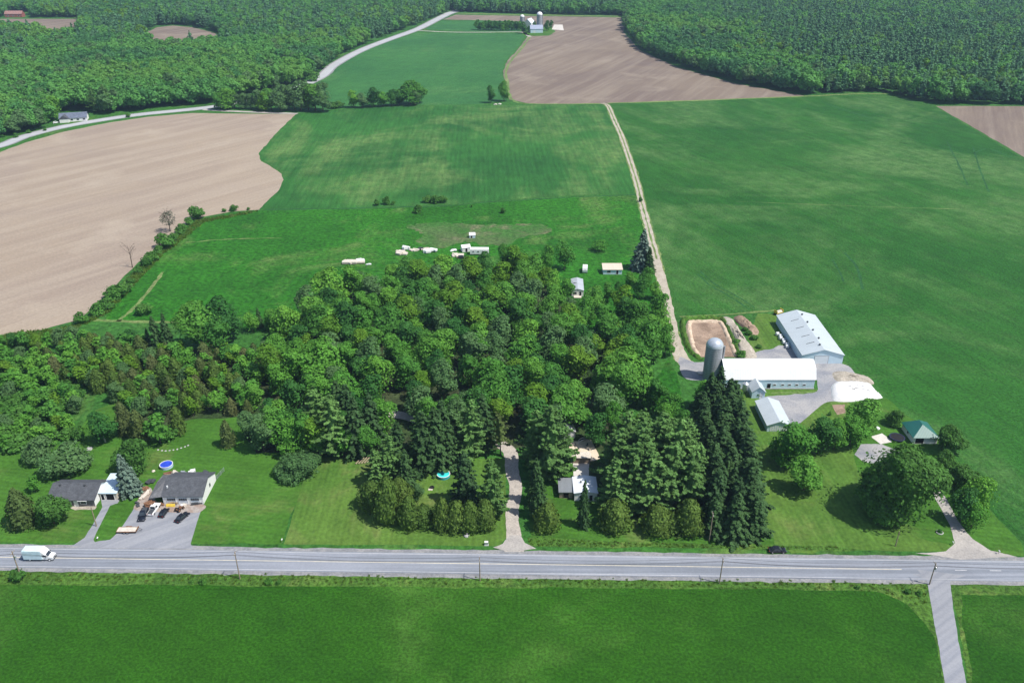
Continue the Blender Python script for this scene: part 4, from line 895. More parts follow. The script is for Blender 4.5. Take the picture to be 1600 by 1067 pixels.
# the big shed: ridge runs away from the camera
o, rf = building('machine_shed', 'large grey metal machine shed with a wide door in its gable end', 'shed', 118.1, 294.3, math.pi / 2, 34.4, 15.6,
                 [(-7.8, 3.7), (0, 6.0), (7.8, 3.7)], M['bluewall'], M['greyroof'], .35)
panel(o, 'roller_door', 34.4, 15.6, 'left', -.4, .05, 5.2, 3.4, M['door'], M['steel'])
for x in (-13.5, -8.0, -1.0, 6.0, 13.0):
    mb = MB(); mb.lathe([(.22, -.15), (.22, .45), (.42, .45), (.40, .62), (.05, .85)], 10, 0, (x, -.9 if x > -13 else .5, 5.85)); mb.build('roof_vent', M['darktrim'], rf)
for x in (-10.3, -4.3, 2.9, 9.6):
    mb = MB(); mb.box((x, 3.0, 5.115), (.32, 3.0, .12)); v = mb.v; mb.v = [(a, b, c - (b - 3.0) * .295 + .14) for a, b, c in v]; mb.build('skylight_strip', M['darktrim'], rf)
for i in range(7):
    pass
# low grey-roofed shed by the yard
o, rf = building('storage_shed', 'low grey-roofed shed with a plank gable front on the farm lawn', 'shed', 88.4, 238.3, math.pi / 2, 14.8, 7.6, [(-3.8, 2.6), (0, 4.0), (3.8, 2.6)], M['bluewall'], M['greyroof'], .4)
mb = MB()
for i in range(8): mb.box((-7.43, -2.6 + i * .74, 1.3), (.06, .5, 2.1))
mb.build('plank_door', M['trim'], o)
# annex and feed bin in front of the barn
o, rf = building('barn_annex', 'little gabled annex built against the front of the white barn', 'shed', 87.2, 254.7, math.pi / 2, 5.6, 4.6, [(-2.3, 2.7), (0, 4.6), (2.3, 2.7)], M['bluewall'], M['greyroof'], .35)
panel(o, 'door', 5.6, 4.6, 'left', .9, .05, .95, 2.05, M['door'], M['trim'])
o = thing('feed_bin', 'slim galvanised feed bin with a conical top beside the little annex', 'feed bin', (83.2, 255.0, 0))
MB().lathe([(.3, .9), (1.05, 2.0), (1.05, 4.2)], 18).build('hopper', M['steel'], o, True); MB().lathe([(1.08, 4.2), (.25, 4.95), (.22, 5.05)], 18).build('lid', M['steel'], o)
for a in range(4):
    MB().tube([(.95 * math.cos(a * 1.571 + .78), .95 * math.sin(a * 1.571 + .78), 0), (.95 * math.cos(a * 1.571 + .78), .95 * math.sin(a * 1.571 + .78), 2.2)], .06, 5).build('leg', M['steel'], o)
# silo
def m_silo():
    k = NT('silo_staves'); o_ = k.objco()
    w = k.wave(o_, .42, 0, dirn='Z'); b = k.n('ShaderNodeTexBrick'); cy = k.n('ShaderNodeCombineXYZ'); sep = k.n('ShaderNodeSeparateXYZ'); k.L(o_, sep.inputs[0])
    at = k.math('ARCTAN2', sep.outputs[1], sep.outputs[0]); k.L(k.math('MULTIPLY', at, 6.0), cy.inputs[0]); k.L(sep.outputs[2], cy.inputs[1])
    k.L(cy.outputs[0], b.inputs[0]); b.inputs['Scale'].default_value = .9
    for i, c in ((1, (.31, .32, .335)), (2, (.40, .41, .425)), (3, (.19, .195, .205))): b.inputs[i].default_value = (*c, 1)
    col = k.gain(b.outputs[0], k.ramp(w, .0, .3, .72, 1.0)); col = k.gain(col, k.ramp(k.noise(k.map(o_, sc=(1, 1, .15)), .7, 4, .6), .3, .7, .82, 1.1))
    return k.end(k.bsdf(col, .8, .2))
M['silo'] = m_silo()
M['dome'] = m_ribbed('dome_sheets', (.52, .56, .60), 1.2, 'Y', .32, .35, .1, .1)
def silo(label, x, y, h, r, dome, group=None):
    o = thing('silo', label, 'silo', (x, y, 0), 0, group)
    MB().lathe([(r, 0), (r, h - r * .95)], 28).build('wall', M['silo'], o, True)
    MB().lathe([(r * 1.03, h - r * .97)] + [(max(.01, r * 1.03 * math.cos(t)), h - r * .95 + r * .95 * math.sin(t)) for t in np.linspace(0, math.pi / 2, 8)], 28).build('dome', dome, o, True)
    mb = MB()
    for i in range(int(h * .9)): mb.lathe([(r + .035, i * .95 + .5), (r + .035, i * .95 + .56)], 28)
    mb.build('hoop', M['steel'], o)
    mb = MB(); mb.tube([(r + .45, -.2, .3), (r + .45, -.2, h - r)], .42, 8); mb.build('chute', M['silo'], o)
    return o
silo('grey concrete stave silo with a bright metal dome at the end of the white barn', 73.4, 266.0, 16.6, 3.05, M['dome'])
# green-roofed garage with a hip roof
o = thing('hip_roof_garage', 'small garage with a dark green hip roof at the edge of the soy field', 'garage', (134.0, 228.2, 0))
gx, gy = 3.9, 4.3
MB().box((0, 0, 1.2), (7.8, 8.6, 2.6)).build('wall', M['whitewall'], o)
e = .4; mb = MB(); z0, z1 = 2.42, 4.9
bs = [(-gx - e, -gy - e, z0), (gx + e, -gy - e, z0), (gx + e, gy + e, z0), (-gx - e, gy + e, z0)]; rg_ = [(0, -.5, z1), (0, 2.2, z1)]
mb.add(bs + rg_ + [(a, b, c - .15) for a, b, c in bs], [(0, 1, 4), (1, 2, 5, 4), (2, 3, 5), (3, 0, 4, 5), (0, 6, 7, 1), (1, 7, 8, 2), (2, 8, 9, 3), (3, 9, 6, 0), (9, 8, 7, 6)]); mb.build('roof', M['greenroof'], o)
panel(o, 'garage_door', 7.8, 8.6, 'front', -1.9, .05, 2.7, 2.0, M['void'], M['trim']); panel(o, 'garage_door', 7.8, 8.6, 'front', 1.8, .05, 2.7, 2.0, M['door'], M['trim'])
panel(o, 'window', 7.8, 8.6, 'left', 0, 1.1, 1.1, .9, M['glass'], M['trim'])

# bungalow, carport
o, rf = building('bungalow', 'brick bungalow with a low dark shingled roof behind the round maple', 'house', -127.8, 196.6, 0, 13.2, 9.0, [(-4.5, 2.6), (0.6, 4.5), (4.5, 2.6)], M['brick'], M['shingle'], .5)
panel(o, 'window', 13.2, 9, 'front', 3.4, .95, 1.6, 1.1, M['glass'], M['trim']); panel(o, 'window', 13.2, 9, 'front', -.9, 1.0, 1.3, 1.0, M['glass'], M['trim'])
panel(o, 'door', 13.2, 9, 'front', 1.2, .1, 1.0, 2.05, M['trim'], M['trim'])
mb = MB(); mb.box((3.4, -4.75, 2.3), (2.7, .7, .09)); mb.build('awning', M['whitep'], o)
mb = MB(); mb.prism([(-4.47, -.05), (-4.47, 2.5), (.6, 4.38), (4.47, 2.5), (4.47, -.05)], 'x', 6.6, 6.64); mb.build('gable_siding', M['whitewall'], o)
for x, y_ in ((-4.6, -.3), (2.6, -.4)):
    MB().box((x, y_, 4.45), (.5, .45, .5)).build('roof_vent', M['darktrim'], rf)
o, rf = building('carport', 'pale blue metal-roofed carport with an open dark bay beside the bungalow', 'carport', -118.35, 199.2, 0, 4.9, 8.4, [(-4.2, 2.55), (4.2, 3.1)], M['palewood'], m_ribbed('pale_blue_roof', (.56, .68, .74), .5, 'X', .45, 0, .05, .06), .25)
panel(o, 'open_bay', 4.9, 8.4, 'front', .45, .08, 2.3, 2.1, M['void'], M['trim']); panel(o, 'door', 4.9, 8.4, 'front', -1.75, .08, .85, 2.0, M['void'], M['trim'])
# repair garage with lean-to
o, rf = building('workshop', 'white workshop with a black shingled roof and three framed bays', 'workshop', -95.85, 198.9, 0, 11.7, 11.4, [(-5.7, 2.8), (0, 5.25), (5.7, 2.8)], M['whitewall'], M['shingle'], .3)
for u, m_ in ((-3.4, 'glass'), (0.0, 'glass'), (3.5, 'glass')):
    fr = panel(o, 'garage_bay', 11.7, 11.4, 'front', u, .1, 2.5, 2.2, M['door'], M['trim'])
    mb = MB()
    for j in range(4): mb.box((u - .93 + j * .62, -5.80, 1.75), (.52, .06, .75))
    mb.build('glazing', M['glass'], fr)
panel(o, 'window', 11.7, 11.4, 'right', .6, 1.6, .7, 1.0, M['glass'], M['darktrim'])
mb = MB(); mb.box((-5.0, -3.2, 4.2), (.35, .35, .9)); mb.build('chimney_pipe', M['trim'], rf)
mb = MB(); mb.prism([(-5.2, .0), (-5.2, 2.15), (-5.0, 2.15), (-5.0, .0)], 'x', -9.4, -9.2); mb.prism([(5.0, 0), (5.0, 2.1), (5.2, 2.1), (5.2, 0)], 'x', -9.4, -9.2); mb.prism([(5.0, 0), (5.0, 2.6), (5.2, 2.6), (5.2, 0)], 'x', -9.2, -5.88); mb.build('lean_to_frame', M['wood'], o)
mb = MB(); mb.add([(-9.8, -5.9, 2.2), (-5.9, -5.9, 2.78), (-6.1, 0, 4.9), (-9.8, 1.0, 2.9), (-9.8, 5.4, 2.2), (-5.9, 5.4, 2.75)], [(0, 1, 2, 3), (3, 2, 5, 4)])
b0 = len(mb.v); mb.add([(a, b, c - .12) for a, b, c in mb.v[:6]], [(3, 2, 1, 0), (4, 5, 2, 3)]); mb.add([mb.v[0], mb.v[1], mb.v[7], mb.v[6]], [(3, 2, 1, 0)]); mb.add([mb.v[0], mb.v[3], mb.v[9], mb.v[6]], [(0, 1, 2, 3)]); mb.build('lean_to_roof', M['shingle2'], o)
# house in the pines
o, rf = building('cottage', 'white metal-roofed cottage half hidden by pines right of the gravel driveway', 'cottage', 21.6, 198.3, math.pi / 2, 7.4, 6.6, [(-3.3, 2.9), (0, 3.5), (3.3, 2.9)], M['whitewall'], m_ribbed('white_standing_seam', (.72, .76, .80), .5, 'X', .4, 0, .03, .04), .3)
MB().tube([(.5, 1.2, 3.2), (.5, 1.2, 4.1)], .22, 8).build('chimney_pipe', M['darktrim'], rf)
panel(o, 'window', 7.4, 6.6, 'left', -1.2, 1.1, 1.3, 1.0, M['glass'], M['trim']); panel(o, 'door', 7.4, 6.6, 'left', 1.5, .1, .95, 2.0, M['void'], M['trim'])
o, rf = building('lean_to_shed', 'grey corrugated lean-to shed on the left side of the white-roofed cottage', 'shed', 15.9, 198.8, 0, 3.9, 5.8, [(-2.9, 2.2), (2.9, 2.7)], M['wood'], m_ribbed('dull_corrugated_roof', (.25, .27, .29), .4, 'X', .45, .2, .12, .15), .25)
panel(o, 'door', 3.9, 5.8, 'front', 0, .05, 1.6, 1.9, M['void'], M['wood'])
o, rf = building('woodland_cabin', 'white gabled cabin glimpsed among the trees behind the sandy patio', 'cabin', *G(882, 676), math.pi / 2 + .15, 7, 5.6, [(-2.8, 2.6), (0, 4.4), (2.8, 2.6)], M['whitewall'], M['whiteroof'], .3)
panel(o, 'door', 7, 5.6, 'left', 0, .1, 1, 2, M['darktrim'], M['trim'])
o, rf = building('shade_pergola', 'low white slatted shelter between the sandy patio and the cottage', 'pergola', *G(908, 720), 0, 5.5, 2.6, [(-1.3, 2.1), (1.3, 2.3)], M['wood'], M['palewood'], .2)
# tan cabin, mobile home, trailer, white camper behind the woodlot
x, y = G(957, 429)
o, rf = building('tan_cabin', 'small cabin with a tan metal roof and pale blue walls behind the woodlot', 'cabin', x, y + 2.5, .0, 8.8, 5.0, [(-2.5, 2.5), (2.5, 3.4)], M['bluewall'], M['tanroof'], .35)
panel(o, 'window', 8.8, 5., 'front', -1.8, .9, 1.6, 1.1, M['glass'], M['trim']); panel(o, 'door', 8.8, 5., 'front', 2.2, .1, .95, 2., M['void'], M['trim'])
x, y = G(903, 462)
o, rf = building('mobile_home', 'grey-roofed mobile home poking out of the woodlot trees', 'mobile home', x, y + 5.5, math.pi / 2 - .04, 12.6, 5.2, [(-2.6, 2.9), (0, 3.6), (2.6, 2.9)], M['whitewall'], m_ribbed('mobile_home_roof', (.40, .43, .46), .5, 'X', .5, 0, .08, .1), .2)
panel(o, 'window', 12.6, 5.2, 'left', -1.2, 1.1, 1.3, .9, M['glass'], M['darktrim']); panel(o, 'door', 12.6, 5.2, 'left', 1.2, .4, .9, 2.0, M['void'], M['trim'])
MB().box((.5, .8, 3.6), (.35, 2., .14)).build('roof_vent', M['darktrim'], rf)
MB().box((-7.4, 0, .25), (2.2, 3.4, .3)).build('deck', M['palewood'], o)
x, y = G(746, 399)
o = thing('house_trailer', 'long white house trailer with small windows at the back edge of the woodlot', 'trailer', (x + 1.0, y + 1.5, 0), -.02)
mb = MB(); mb.prism([(-1.5, .6), (-1.5, 3.0), (-1.2, 3.3), (1.2, 3.3), (1.5, 3.0), (1.5, .6)], 'x', -4.6, 4.6); mb.build('body', M['whitep'], o)
for u in (-3, -.6, 1.8, 3.6): panel(o, 'window', 9.2, 3.0, 'front', u, 1.7, .9, .6, M['glass'], M['trim'])
for sx in (-.7, .7): MB().tube([(sx, -1.45, .38), (sx, -1.2, .38)], .38, 12).build('wheel', M['black'], o)
x, y = G(727, 396)
o, rf = building('garden_shed', 'small white shed attached to the left end of the house trailer', 'shed', x, y + 3.5, .3, 4.2, 3.6, [(-1.8, 2.3), (0, 3.3), (1.8, 2.3)], M['whitewall'], M['whiteroof'], .2)
panel(o, 'door', 4.2, 3.6, 'front', 0, .05, 1, 1.9, M['void'], M['trim'])
x, y = G(738, 371)
o, rf = building('pale_hut', 'tiny pale blue hut alone on the worn pasture', 'hut', x, y, .08, 3.0, 2.4, [(-1.2, 1.5), (1.2, 2.1)], M['bluewall'], M['whiteroof'], .15)
panel(o, 'door', 3.0, 2.4, 'front', -.4, .05, .9, 1.3, M['void'], M['trim'])
# houses beyond the far road
x, y = G(117, 190)
o, rf = building('far_house', 'pale house with a blue-grey roof in a clearing beside the far road', 'house', x - 2, y + 4, .28, 20, 10, [(-5.0, 3.0), (0, 6.2), (5.0, 3.0)], M['whitewall'], m_shingle('blue_grey_shingles', (.13, .15, .20)), .5)
for u in (-1, 3.5, 8): panel(o, 'window', 20, 10, 'front', u, 1., 1.8, 1.2, M['glass'], M['trim'])
m2 = MB(); m2.prism([(-10.0, 2.9), (-6.2, 5.7), (-2.4, 2.9)], 'y', -8.0, -.8); m2.build('cross_gable_roof', M['shingle'], o); m2 = MB(); m2.prism([(-9.6, 0), (-9.6, 2.9), (-6.2, 5.4), (-2.8, 2.9), (-2.8, 0)], 'y', -7.8, -5.45); m2.build('cross_gable_wall', M['whitewall'], o)
sheet('lawn', [(98, 195), (104, 190), (135, 184), (150, 181), (146, 186), (112, 194)], .045, M['lawn'], .4, 3)
x, y = G(24, 27)
o, rf = building('far_red_house', 'red house with a pale roof far off beyond the strip of tilled field', 'house', x, y, .05, 26, 11, [(-5.5, 5.), (0, 9), (5.5, 5)], m_plain('red_brick', (.30, .10, .08), .8), m_shingle('reddish_roof', (.30, .17, .15)), .4)
for u in (-8, 0, 8): panel(o, 'window', 26, 11, 'front', u, 1.6, 2, 1.6, M['glass'], M['trim'])
x, y = G(88, 22)
o, rf = building('far_white_house', 'tiny white house among the far trees right of the red house', 'house', x, y, .4, 14, 9, [(-4.5, 5), (0, 8.5), (4.5, 5)], M['whitewall'], M['greyroof'], .4)
panel(o, 'window', 14, 9, 'front', 0, 1.6, 2, 1.6, M['glass'], M['trim'])
# the distant farmstead
x, y = G(843, 51)
silo('tall grey silo with a white dome at the distant farmstead', x, y + 8, HT(50, 19), 3.8, M['whitep'])
x, y = G(816, 46); silo('shorter silo with a white cap peeping over the trees of the distant farmstead', x, y + 10, HT(46, 24.5), 3.0, M['whitep'])
x, y = G(838, 52)
o, rf = building('far_barn', 'bluish grey barn in front of the tall silo at the distant farmstead', 'barn', x, y + 6, .1, 17, 11, [(-5.5, 5), (0, 9.5), (5.5, 5)], M['bluewall'], m_ribbed('bluish_roof', (.30, .34, .44), .9, 'X', .5, 0, .06, .1), .4)
panel(o, 'door', 17, 11, 'front', -3, .1, 3, 3, M['door'], M['trim'])
x, y = G(827, 44)
o, rf = building('far_farmhouse', 'farmhouse with a light metal roof left of the distant barn', 'house', x, y + 8, 1.2, 16, 12, [(-6, 6), (0, 11.5), (6, 6)], M['whitewall'], m_ribbed('light_blue_roof', (.62, .66, .72), .9, 'X', .5, 0, .05, .06), .4)
panel(o, 'window', 16, 12, 'front', 0, 2, 2, 1.6, M['glass'], M['trim'])
sheet('concrete_pad', [(862, 46.5), (866, 39), (879, 39), (881, 48)], .06, M['pad'], 0); sheet('farmyard', [(816, 54), (822, 44), (862, 42), (868, 50), (858, 56), (835, 57)], .05, M['lawn'], .6, 4)

# ------------------------------------------------------------------ earthworks of the farmyard
def mound(name, label, cat, pts, h, mat, seed, kind=None, n=26, prof=.6, rough=.25):
    """a heap: ground outline from the photo, raised to a lumpy dome"""
    w = np.array(smooth_poly(wp(pts), 6)); c = w.mean(0); rg = np.random.default_rng(seed); k = len(w); mb = MB(); vs = []; ph = rg.uniform(0, 6, 8)
    for i in range(9):
        s = 1 - i / 8
        for p in w:
            q = c + (p - c) * s + (rg.normal(0, .12, 2) if 0 < i < 8 else 0)
            lum = 1 + rough * (math.sin(q[0] * 1.1 + ph[0]) * math.sin(q[1] * .9 + ph[1]) + .6 * math.sin(q[0] * 2.3 + ph[2]) * math.sin(q[1] * 2.0 + ph[3])) + rough * .5 * rg.normal()
            vs.append((q[0] - c[0], q[1] - c[1], -.05 if i == 0 else h * (1 - s ** 2) ** prof * max(.15, lum)))
    mb.add(vs, [(i * k + j, i * k + (j + 1) % k, (i + 1) * k + (j + 1) % k, (i + 1) * k + j) for i in range(8) for j in range(k)])
    o = mb.build(name, mat, None, True); o.location = (c[0], c[1], .03); return tag(o, label, cat, None, kind)
mound('white_heap', 'long white tarp-covered heap at the edge of the farmyard', 'heap', [(1298, 612), (1302, 600), (1325, 598), (1348, 599), (1362, 603), (1373, 617), (1378, 622), (1350, 626), (1325, 628), (1303, 626)], 1.9, M['lime_pile'], 1, None, 26, .35, .10)
mound('soil_heap', 'brown heap of bare soil behind the white heap', 'heap', [(1300, 583), (1315, 580), (1340, 585), (1358, 590), (1366, 600), (1350, 601), (1325, 598), (1306, 595)], 1.0, M['dirtpale'], 2)
sheet('manure_pit_floor', [(1073, 506), (1078, 503), (1118, 502), (1128, 505), (1146, 545), (1150, 558), (1095, 558), (1084, 552)], .045, M['dirtdark'], .4, 1.5)
def bank(label, pts, width, h, mat, seed):
    w = spline(wp(pts), 10); rg = np.random.default_rng(seed); mb = MB(); k = len(w); vs = []; cr = [(-.5, -.05), (-.3, .6), (-.1, 1), (.12, .95), (.33, .5), (.5, -.05)]
    for i, p in enumerate(w):
        d = w[min(i + 1, k - 1)] - w[max(i - 1, 0)]; d /= np.linalg.norm(d); nn = np.array([-d[1], d[0]]); e = min(1, .25 + min(i, k - 1 - i) / 4)
        for c_, z in cr:
            q = p + nn * c_ * width * (1 + .12 * rg.normal()); vs.append((q[0] - w[0][0], q[1] - w[0][1], -.05 if z < 0 else max(.05, h * z * e * (1 + .2 * rg.normal()))))
    m = len(cr); mb.add(vs, [(i * m + j + 1, i * m + j, (i + 1) * m + j, (i + 1) * m + j + 1) for i in range(k - 1) for j in range(m - 1)])
    o = mb.build('earth_bank', mat, None, True); o.location = (w[0][0], w[0][1], .04); return tag(o, label, 'earth bank')
bank('sandy inner bank round the sunken pit behind the silo', [(1092, 556), (1082, 540), (1076, 508), (1084, 503), (1118, 503), (1128, 507), (1138, 528), (1147, 548), (1150, 557)], 2.2, .8, m_gravel('sandy_bank', (.46, .35, .25), (.56, .45, .34), .4, .25, 4), 5)
bank('grass-grown outer bank curving round the sunken pit', [(1096, 562), (1078, 548), (1068, 520), (1067, 502), (1078, 498), (1120, 498), (1132, 503), (1144, 528), (1156, 555)], 2.4, 1.1, M['verge'], 6)
mound('spoil_heap', 'long ridge of grey-brown spoil between the pit and the machine shed', 'heap', [(1128, 498), (1140, 496), (1150, 508), (1168, 535), (1183, 558), (1160, 560), (1146, 530)], 1.6, M['dirtpale'], 7)
mound('spoil_heap', 'darker short heap of earth beside the ridge of spoil', 'heap', [(1146, 497), (1158, 494), (1172, 505), (1186, 518), (1178, 525), (1160, 512)], 1.5, M['dirtdark'], 8)
sheet('weedy_ground', [(1184, 490), (1214, 492), (1230, 530), (1240, 560), (1180, 560), (1168, 530)], .04, M['lawn2'], .6, 2)
for u, vb, vt in ((1170, 524, 516), (1178, 532, 523), (1186, 545, 538), (1164, 518, 511), (1158, 560, 548), (1150, 540, 530)):
    T('shrub', u, vb, vt, 'weedy green bush growing on the spoil between pit and shed', 'shrub', 'weedy bushes on the spoil', 1.3)
def bale(x, y, r, label):
    o = MB().tube([(-.6, 0, r), (-.55, 0, r), (.55, 0, r), (.6, 0, r)], [r * .93, r, r, r * .93], 18).build('hay_bale', m_bale, None, False); o.location = (x, y, 0); o.rotation_euler = (0, 0, trg.uniform(-.2, .3)); return tag(o, label, 'hay bale', 'wrapped bales along the machine shed')
m_bale = m_plain('bale_wrap', (.66, .67, .68), .5, .3, 0, .2, 1.2)
for i in range(7):
    x, y = G(1216.5 + i * 2.6, 524 + i * 3.3); bale(x - .6 + .5 * (i % 2), y, .75, 'pale round bale in the row against the machine shed wall')

# ------------------------------------------------------------------ vehicles
def wheel(parent, x, y, r, w=.22, rim=M['chrome']):
    t = MB().tube([(x, y - w / 2, r), (x, y - w / 2 + .03, r), (x, y + w / 2 - .03, r), (x, y + w / 2, r)], [r * .9, r, r, r * .9], 14).build('wheel', M['black'], parent)
    sgn = 1 if y > 0 else -1
    MB().tube([(x, y + sgn * (w / 2 - .02), r), (x, y + sgn * (w / 2 + .015), r)], r * .58, 10).build('rim', rim, t)
def car(name, label, x, y, rot, L, Wd, H, paint, kind='sedan', cat='car'):
    o = thing(name, label, cat, (x, y, .075), rot); h = L / 2; b = .55 * H if kind != 'pickup' else .52 * H; gc = .2
    # lower shell: side profile with bonnet and boot, tucked in at the ends, cross-section rounded
    if kind == 'pickup': pr = [(-h, .45), (-h, b), (-h + .05, b + .06), (.25 * L, b + .06), (h - .25, b - .02), (h, b - .15), (h, .38)]
    else: pr = [(-h, .42), (-h + .04, b * .93), (-h + .22, b + .03), (-.22 * L, b + .05), (.2 * L, b + .04), (h - .35, b - .08), (h - .02, b - .25), (h, .38)]
    mb = MB(); n = len(pr); w2 = Wd / 2; rows = []
    for yy, ins, low in ((-w2 * .86, .0, .0), (-w2, .1, 0), (w2, .1, 0), (w2 * .86, .0, 0)):
        rows.append([(px * (1 if abs(yy) < w2 else .985), yy, pz if abs(yy) < w2 else (min(pz, b - .1) if pz > .5 else pz)) for px, pz in pr])
    vs = sum(rows, []) + [(-h + .1, -w2 * .9, gc), (h - .1, -w2 * .9, gc), (h - .1, w2 * .9, gc), (-h + .1, w2 * .9, gc)]
    fs = [(r * n + j, r * n + j + 1, (r + 1) * n + j + 1, (r + 1) * n + j) for r in range(3) for j in range(n - 1)]
    k = 4 * n; fs += [list(range(n, 2 * n))[::-1] + [k, k + 1], [2 * n + i for i in range(n)] + [k + 2, k + 3], (k + 3, k + 2, k + 1, k), (0, n, k, k + 3, 2 * n, 3 * n), (n - 1, 4 * n - 1, 3 * n - 1, k + 2, k + 1, 2 * n - 1)]
    mb.add(vs, fs); mb.build('body', paint, o)
    c0, c1, r0, r1 = {'sedan': (-.36 * L, .24 * L, -.20 * L, .07 * L), 'hatch': (-.45 * L, .23 * L, -.36 * L, .06 * L), 'pickup': (-.10 * L, .22 * L, -.06 * L, .10 * L)}[kind]
    wb, wt = w2 * .88, w2 * .70; zb = b + .02
    cab = [(c0, -wb, zb), (c1, -wb, zb), (c1, wb, zb), (c0, wb, zb), (r0, -wt, H), (r1, -wt, H), (r1, wt, H), (r0, wt, H)]
    MB().add(cab, [(4, 5, 6, 7), (0, 1, 5, 4), (1, 2, 6, 5), (2, 3, 7, 6), (3, 0, 4, 7)]).build('cabin', paint, o)
    A = [Vector(v) for v in cab]
    def pane(nm, i, j, k_, l, ins=.12):
        q = [A[i], A[j], A[k_], A[l]]; c = sum(q, Vector()) / 4; nn = (q[1] - q[0]).cross(q[3] - q[0]).normalized()
        q = [c + (v - c) * (1 - ins) + nn * .012 for v in q]; MB().add(q, [(0, 1, 2, 3)]).build(nm, M['glass'], o)
    pane('windscreen', 1, 2, 6, 5); pane('rear_window', 3, 0, 4, 7); pane('side_window', 0, 1, 5, 4, .2); pane('side_window', 2, 3, 7, 6, .2)
    for sx in (-.31, .31):
        for sy in (-1, 1): wheel(o, sx * L, sy * (w2 - .1), .33 if kind != 'pickup' else .38)
    for sy in (-1, 1):
        MB().box((h - .03, sy * w2 * .66, b - .22), (.1, .34, .16)).build('headlight', M['chrome'], o)
        MB().box((-h + .02, sy * w2 * .70, b - .12), (.08, .3, .16)).build('tail_light', M['red'], o)
        MB().box((.2 * L, sy * (w2 + .08), b + .12), (.12, .2, .13)).build('mirror', paint, o)
    if kind == 'pickup':
        mb = MB(); x0, x1 = -h + .12, -.13 * L; mb.box(((x0 + x1) / 2, 0, b + .075), (x1 - x0, Wd * .74, .02)); mb.build('load_bed', M['darktrim'], o)
    return o
car('sedan', 'black sedan parked on the gravel shoulder below the farm lawn', *G(1214, 861.5), -.01, 4.7, 1.85, 1.45, M['blackp'])
car('pickup_truck', 'dark blue pickup at the left of the row on the workshop forecourt', *G(224.5, 806), -1.42, 5.5, 2.0, 1.8, M['navy'], 'pickup', 'pickup')
o = car('pickup_truck', 'white pickup with a loaded bed in front of the workshop lean-to', *G(241, 798), 1.50, 5.4, 2.0, 1.8, M['whitep'], 'pickup', 'pickup')
car('hatchback', 'small black hatchback right of the white pickup', *G(256.5, 803), 1.46, 4.0, 1.7, 1.45, M['blackp'], 'hatch')
car('sedan', 'black sedan parked askew at the right of the workshop forecourt', *G(285, 810), 1.15, 4.7, 1.8, 1.42, M['blackp'])
car('dark_car', 'dark car tucked under the pines at the edge of the gravel driveway', *G(783, 797), 1.3, 4.4, 1.8, 1.6, M['blackp'], 'hatch')
car('black_car', 'black car parked beside the house trailer behind the woodlot', *G(722, 404), .2, 4.5, 1.8, 1.5, M['blackp'], 'hatch')
x, y = G(101, 193); car('white_car', 'white car on the drive of the far pale house', x - 7, y, .9, 4.6, 1.8, 1.5, M['whitep'], 'hatch')
# box truck
x, y = G(64, 872.5)
o = thing('box_truck', 'pale blue and white box truck driving along the main road', 'truck', (x, y, .07), -.01)
M['boxside'] = m_plain('pale_blue_panel', (.55, .70, .75), .45, .35, 0, .06, .8)
mb = MB(); mb.prism([(-1.22, .7), (-1.22, 3.35), (-1.16, 3.42), (1.16, 3.42), (1.22, 3.35), (1.22, .7)], 'x', -3.8, 1.15); mb.build('cargo_box', M['boxside'], o)
mb = MB(); mb.prism([(1.15, 2.1), (1.15, 3.38), (1.75, 2.75), (2.2, 2.2), (2.2, 2.1)], 'y', -1.15, 1.15); mb.build('cab_fairing', M['whitep'], o)
mb = MB(); mb.prism([(1.17, .5), (1.17, 2.1), (2.2, 2.22), (2.75, 1.45), (3.7, 1.25), (3.9, 1.05), (3.9, .45)], 'y', -.98, .98); mb.build('cab', M['whitep'], o)
mb = MB(); mb.add([(2.235, -.85, 2.2), (2.235, .85, 2.2), (2.745, .88, 1.5), (2.745, -.88, 1.5)], [(3, 2, 1, 0)]); mb.v = [(a + .015, b, c + .012) for a, b, c in mb.v]; mb.build('windscreen', M['glass'], o)
for s in (-1, 1):
    MB().box((1.75, s * 1.0, 1.72), (.85, .03, .6)).build('side_window', M['glass'], o)
    MB().box((3.88, s * .72, .98), (.08, .34, .24)).build('headlight', M['chrome'], o)
    MB().box((2.35, s * 1.22, 1.75), (.12, .25, .4)).build('mirror', M['darktrim'], o)
    for wx in (-2.3, 2.95): wheel(o, wx, s * .92, .42, .28, M['whitep'])
MB().box((3.93, 0, .55), (.14, 1.95, .22)).build('bumper', M['darktrim'], o); MB().box((3.905, 0, .98), (.05, .9, .3)).build('grille', M['darktrim'], o)
MB().box((-1.3, 0, .62), (4.7, 1.6, .22)).build('chassis', M['darktrim'], o)
# flatbed trailer
x, y = G(200, 830)
o = thing('flatbed_trailer', 'rusty two-axle flatbed trailer at the edge of the workshop forecourt', 'trailer', (x, y, .06), .02)
MB().box((0, 0, .62), (5.4, 2.0, .1)).build('deck', M['palewood'], o)
mb = MB(); [mb.box((0, s * 1.02, .64), (5.5, .1, .2)) for s in (-1, 1)]; mb.box((-2.75, 0, .64), (.1, 2.1, .2)); mb.box((2.75, 0, .8), (.12, 2.1, .5)); mb.build('side_rail', M['rust'], o)
mb = MB(); mb.tube([(2.75, .8, .6), (4.1, 0, .55)], .06, 5); mb.tube([(2.75, -.8, .6), (4.1, 0, .55)], .06, 5); mb.build('drawbar', M['darktrim'], o)
for wx in (-.5, .35):
    for s in (-1, 1): wheel(o, wx, s * 1.15, .33)
for s in (-1, 1): MB().prism([(-1.0, .7), (-.8, .82), (.65, .82), (.85, .7)], 'y', s * 1.15 - .13, s * 1.15 + .13).build('mudguard', M['rust'], o)
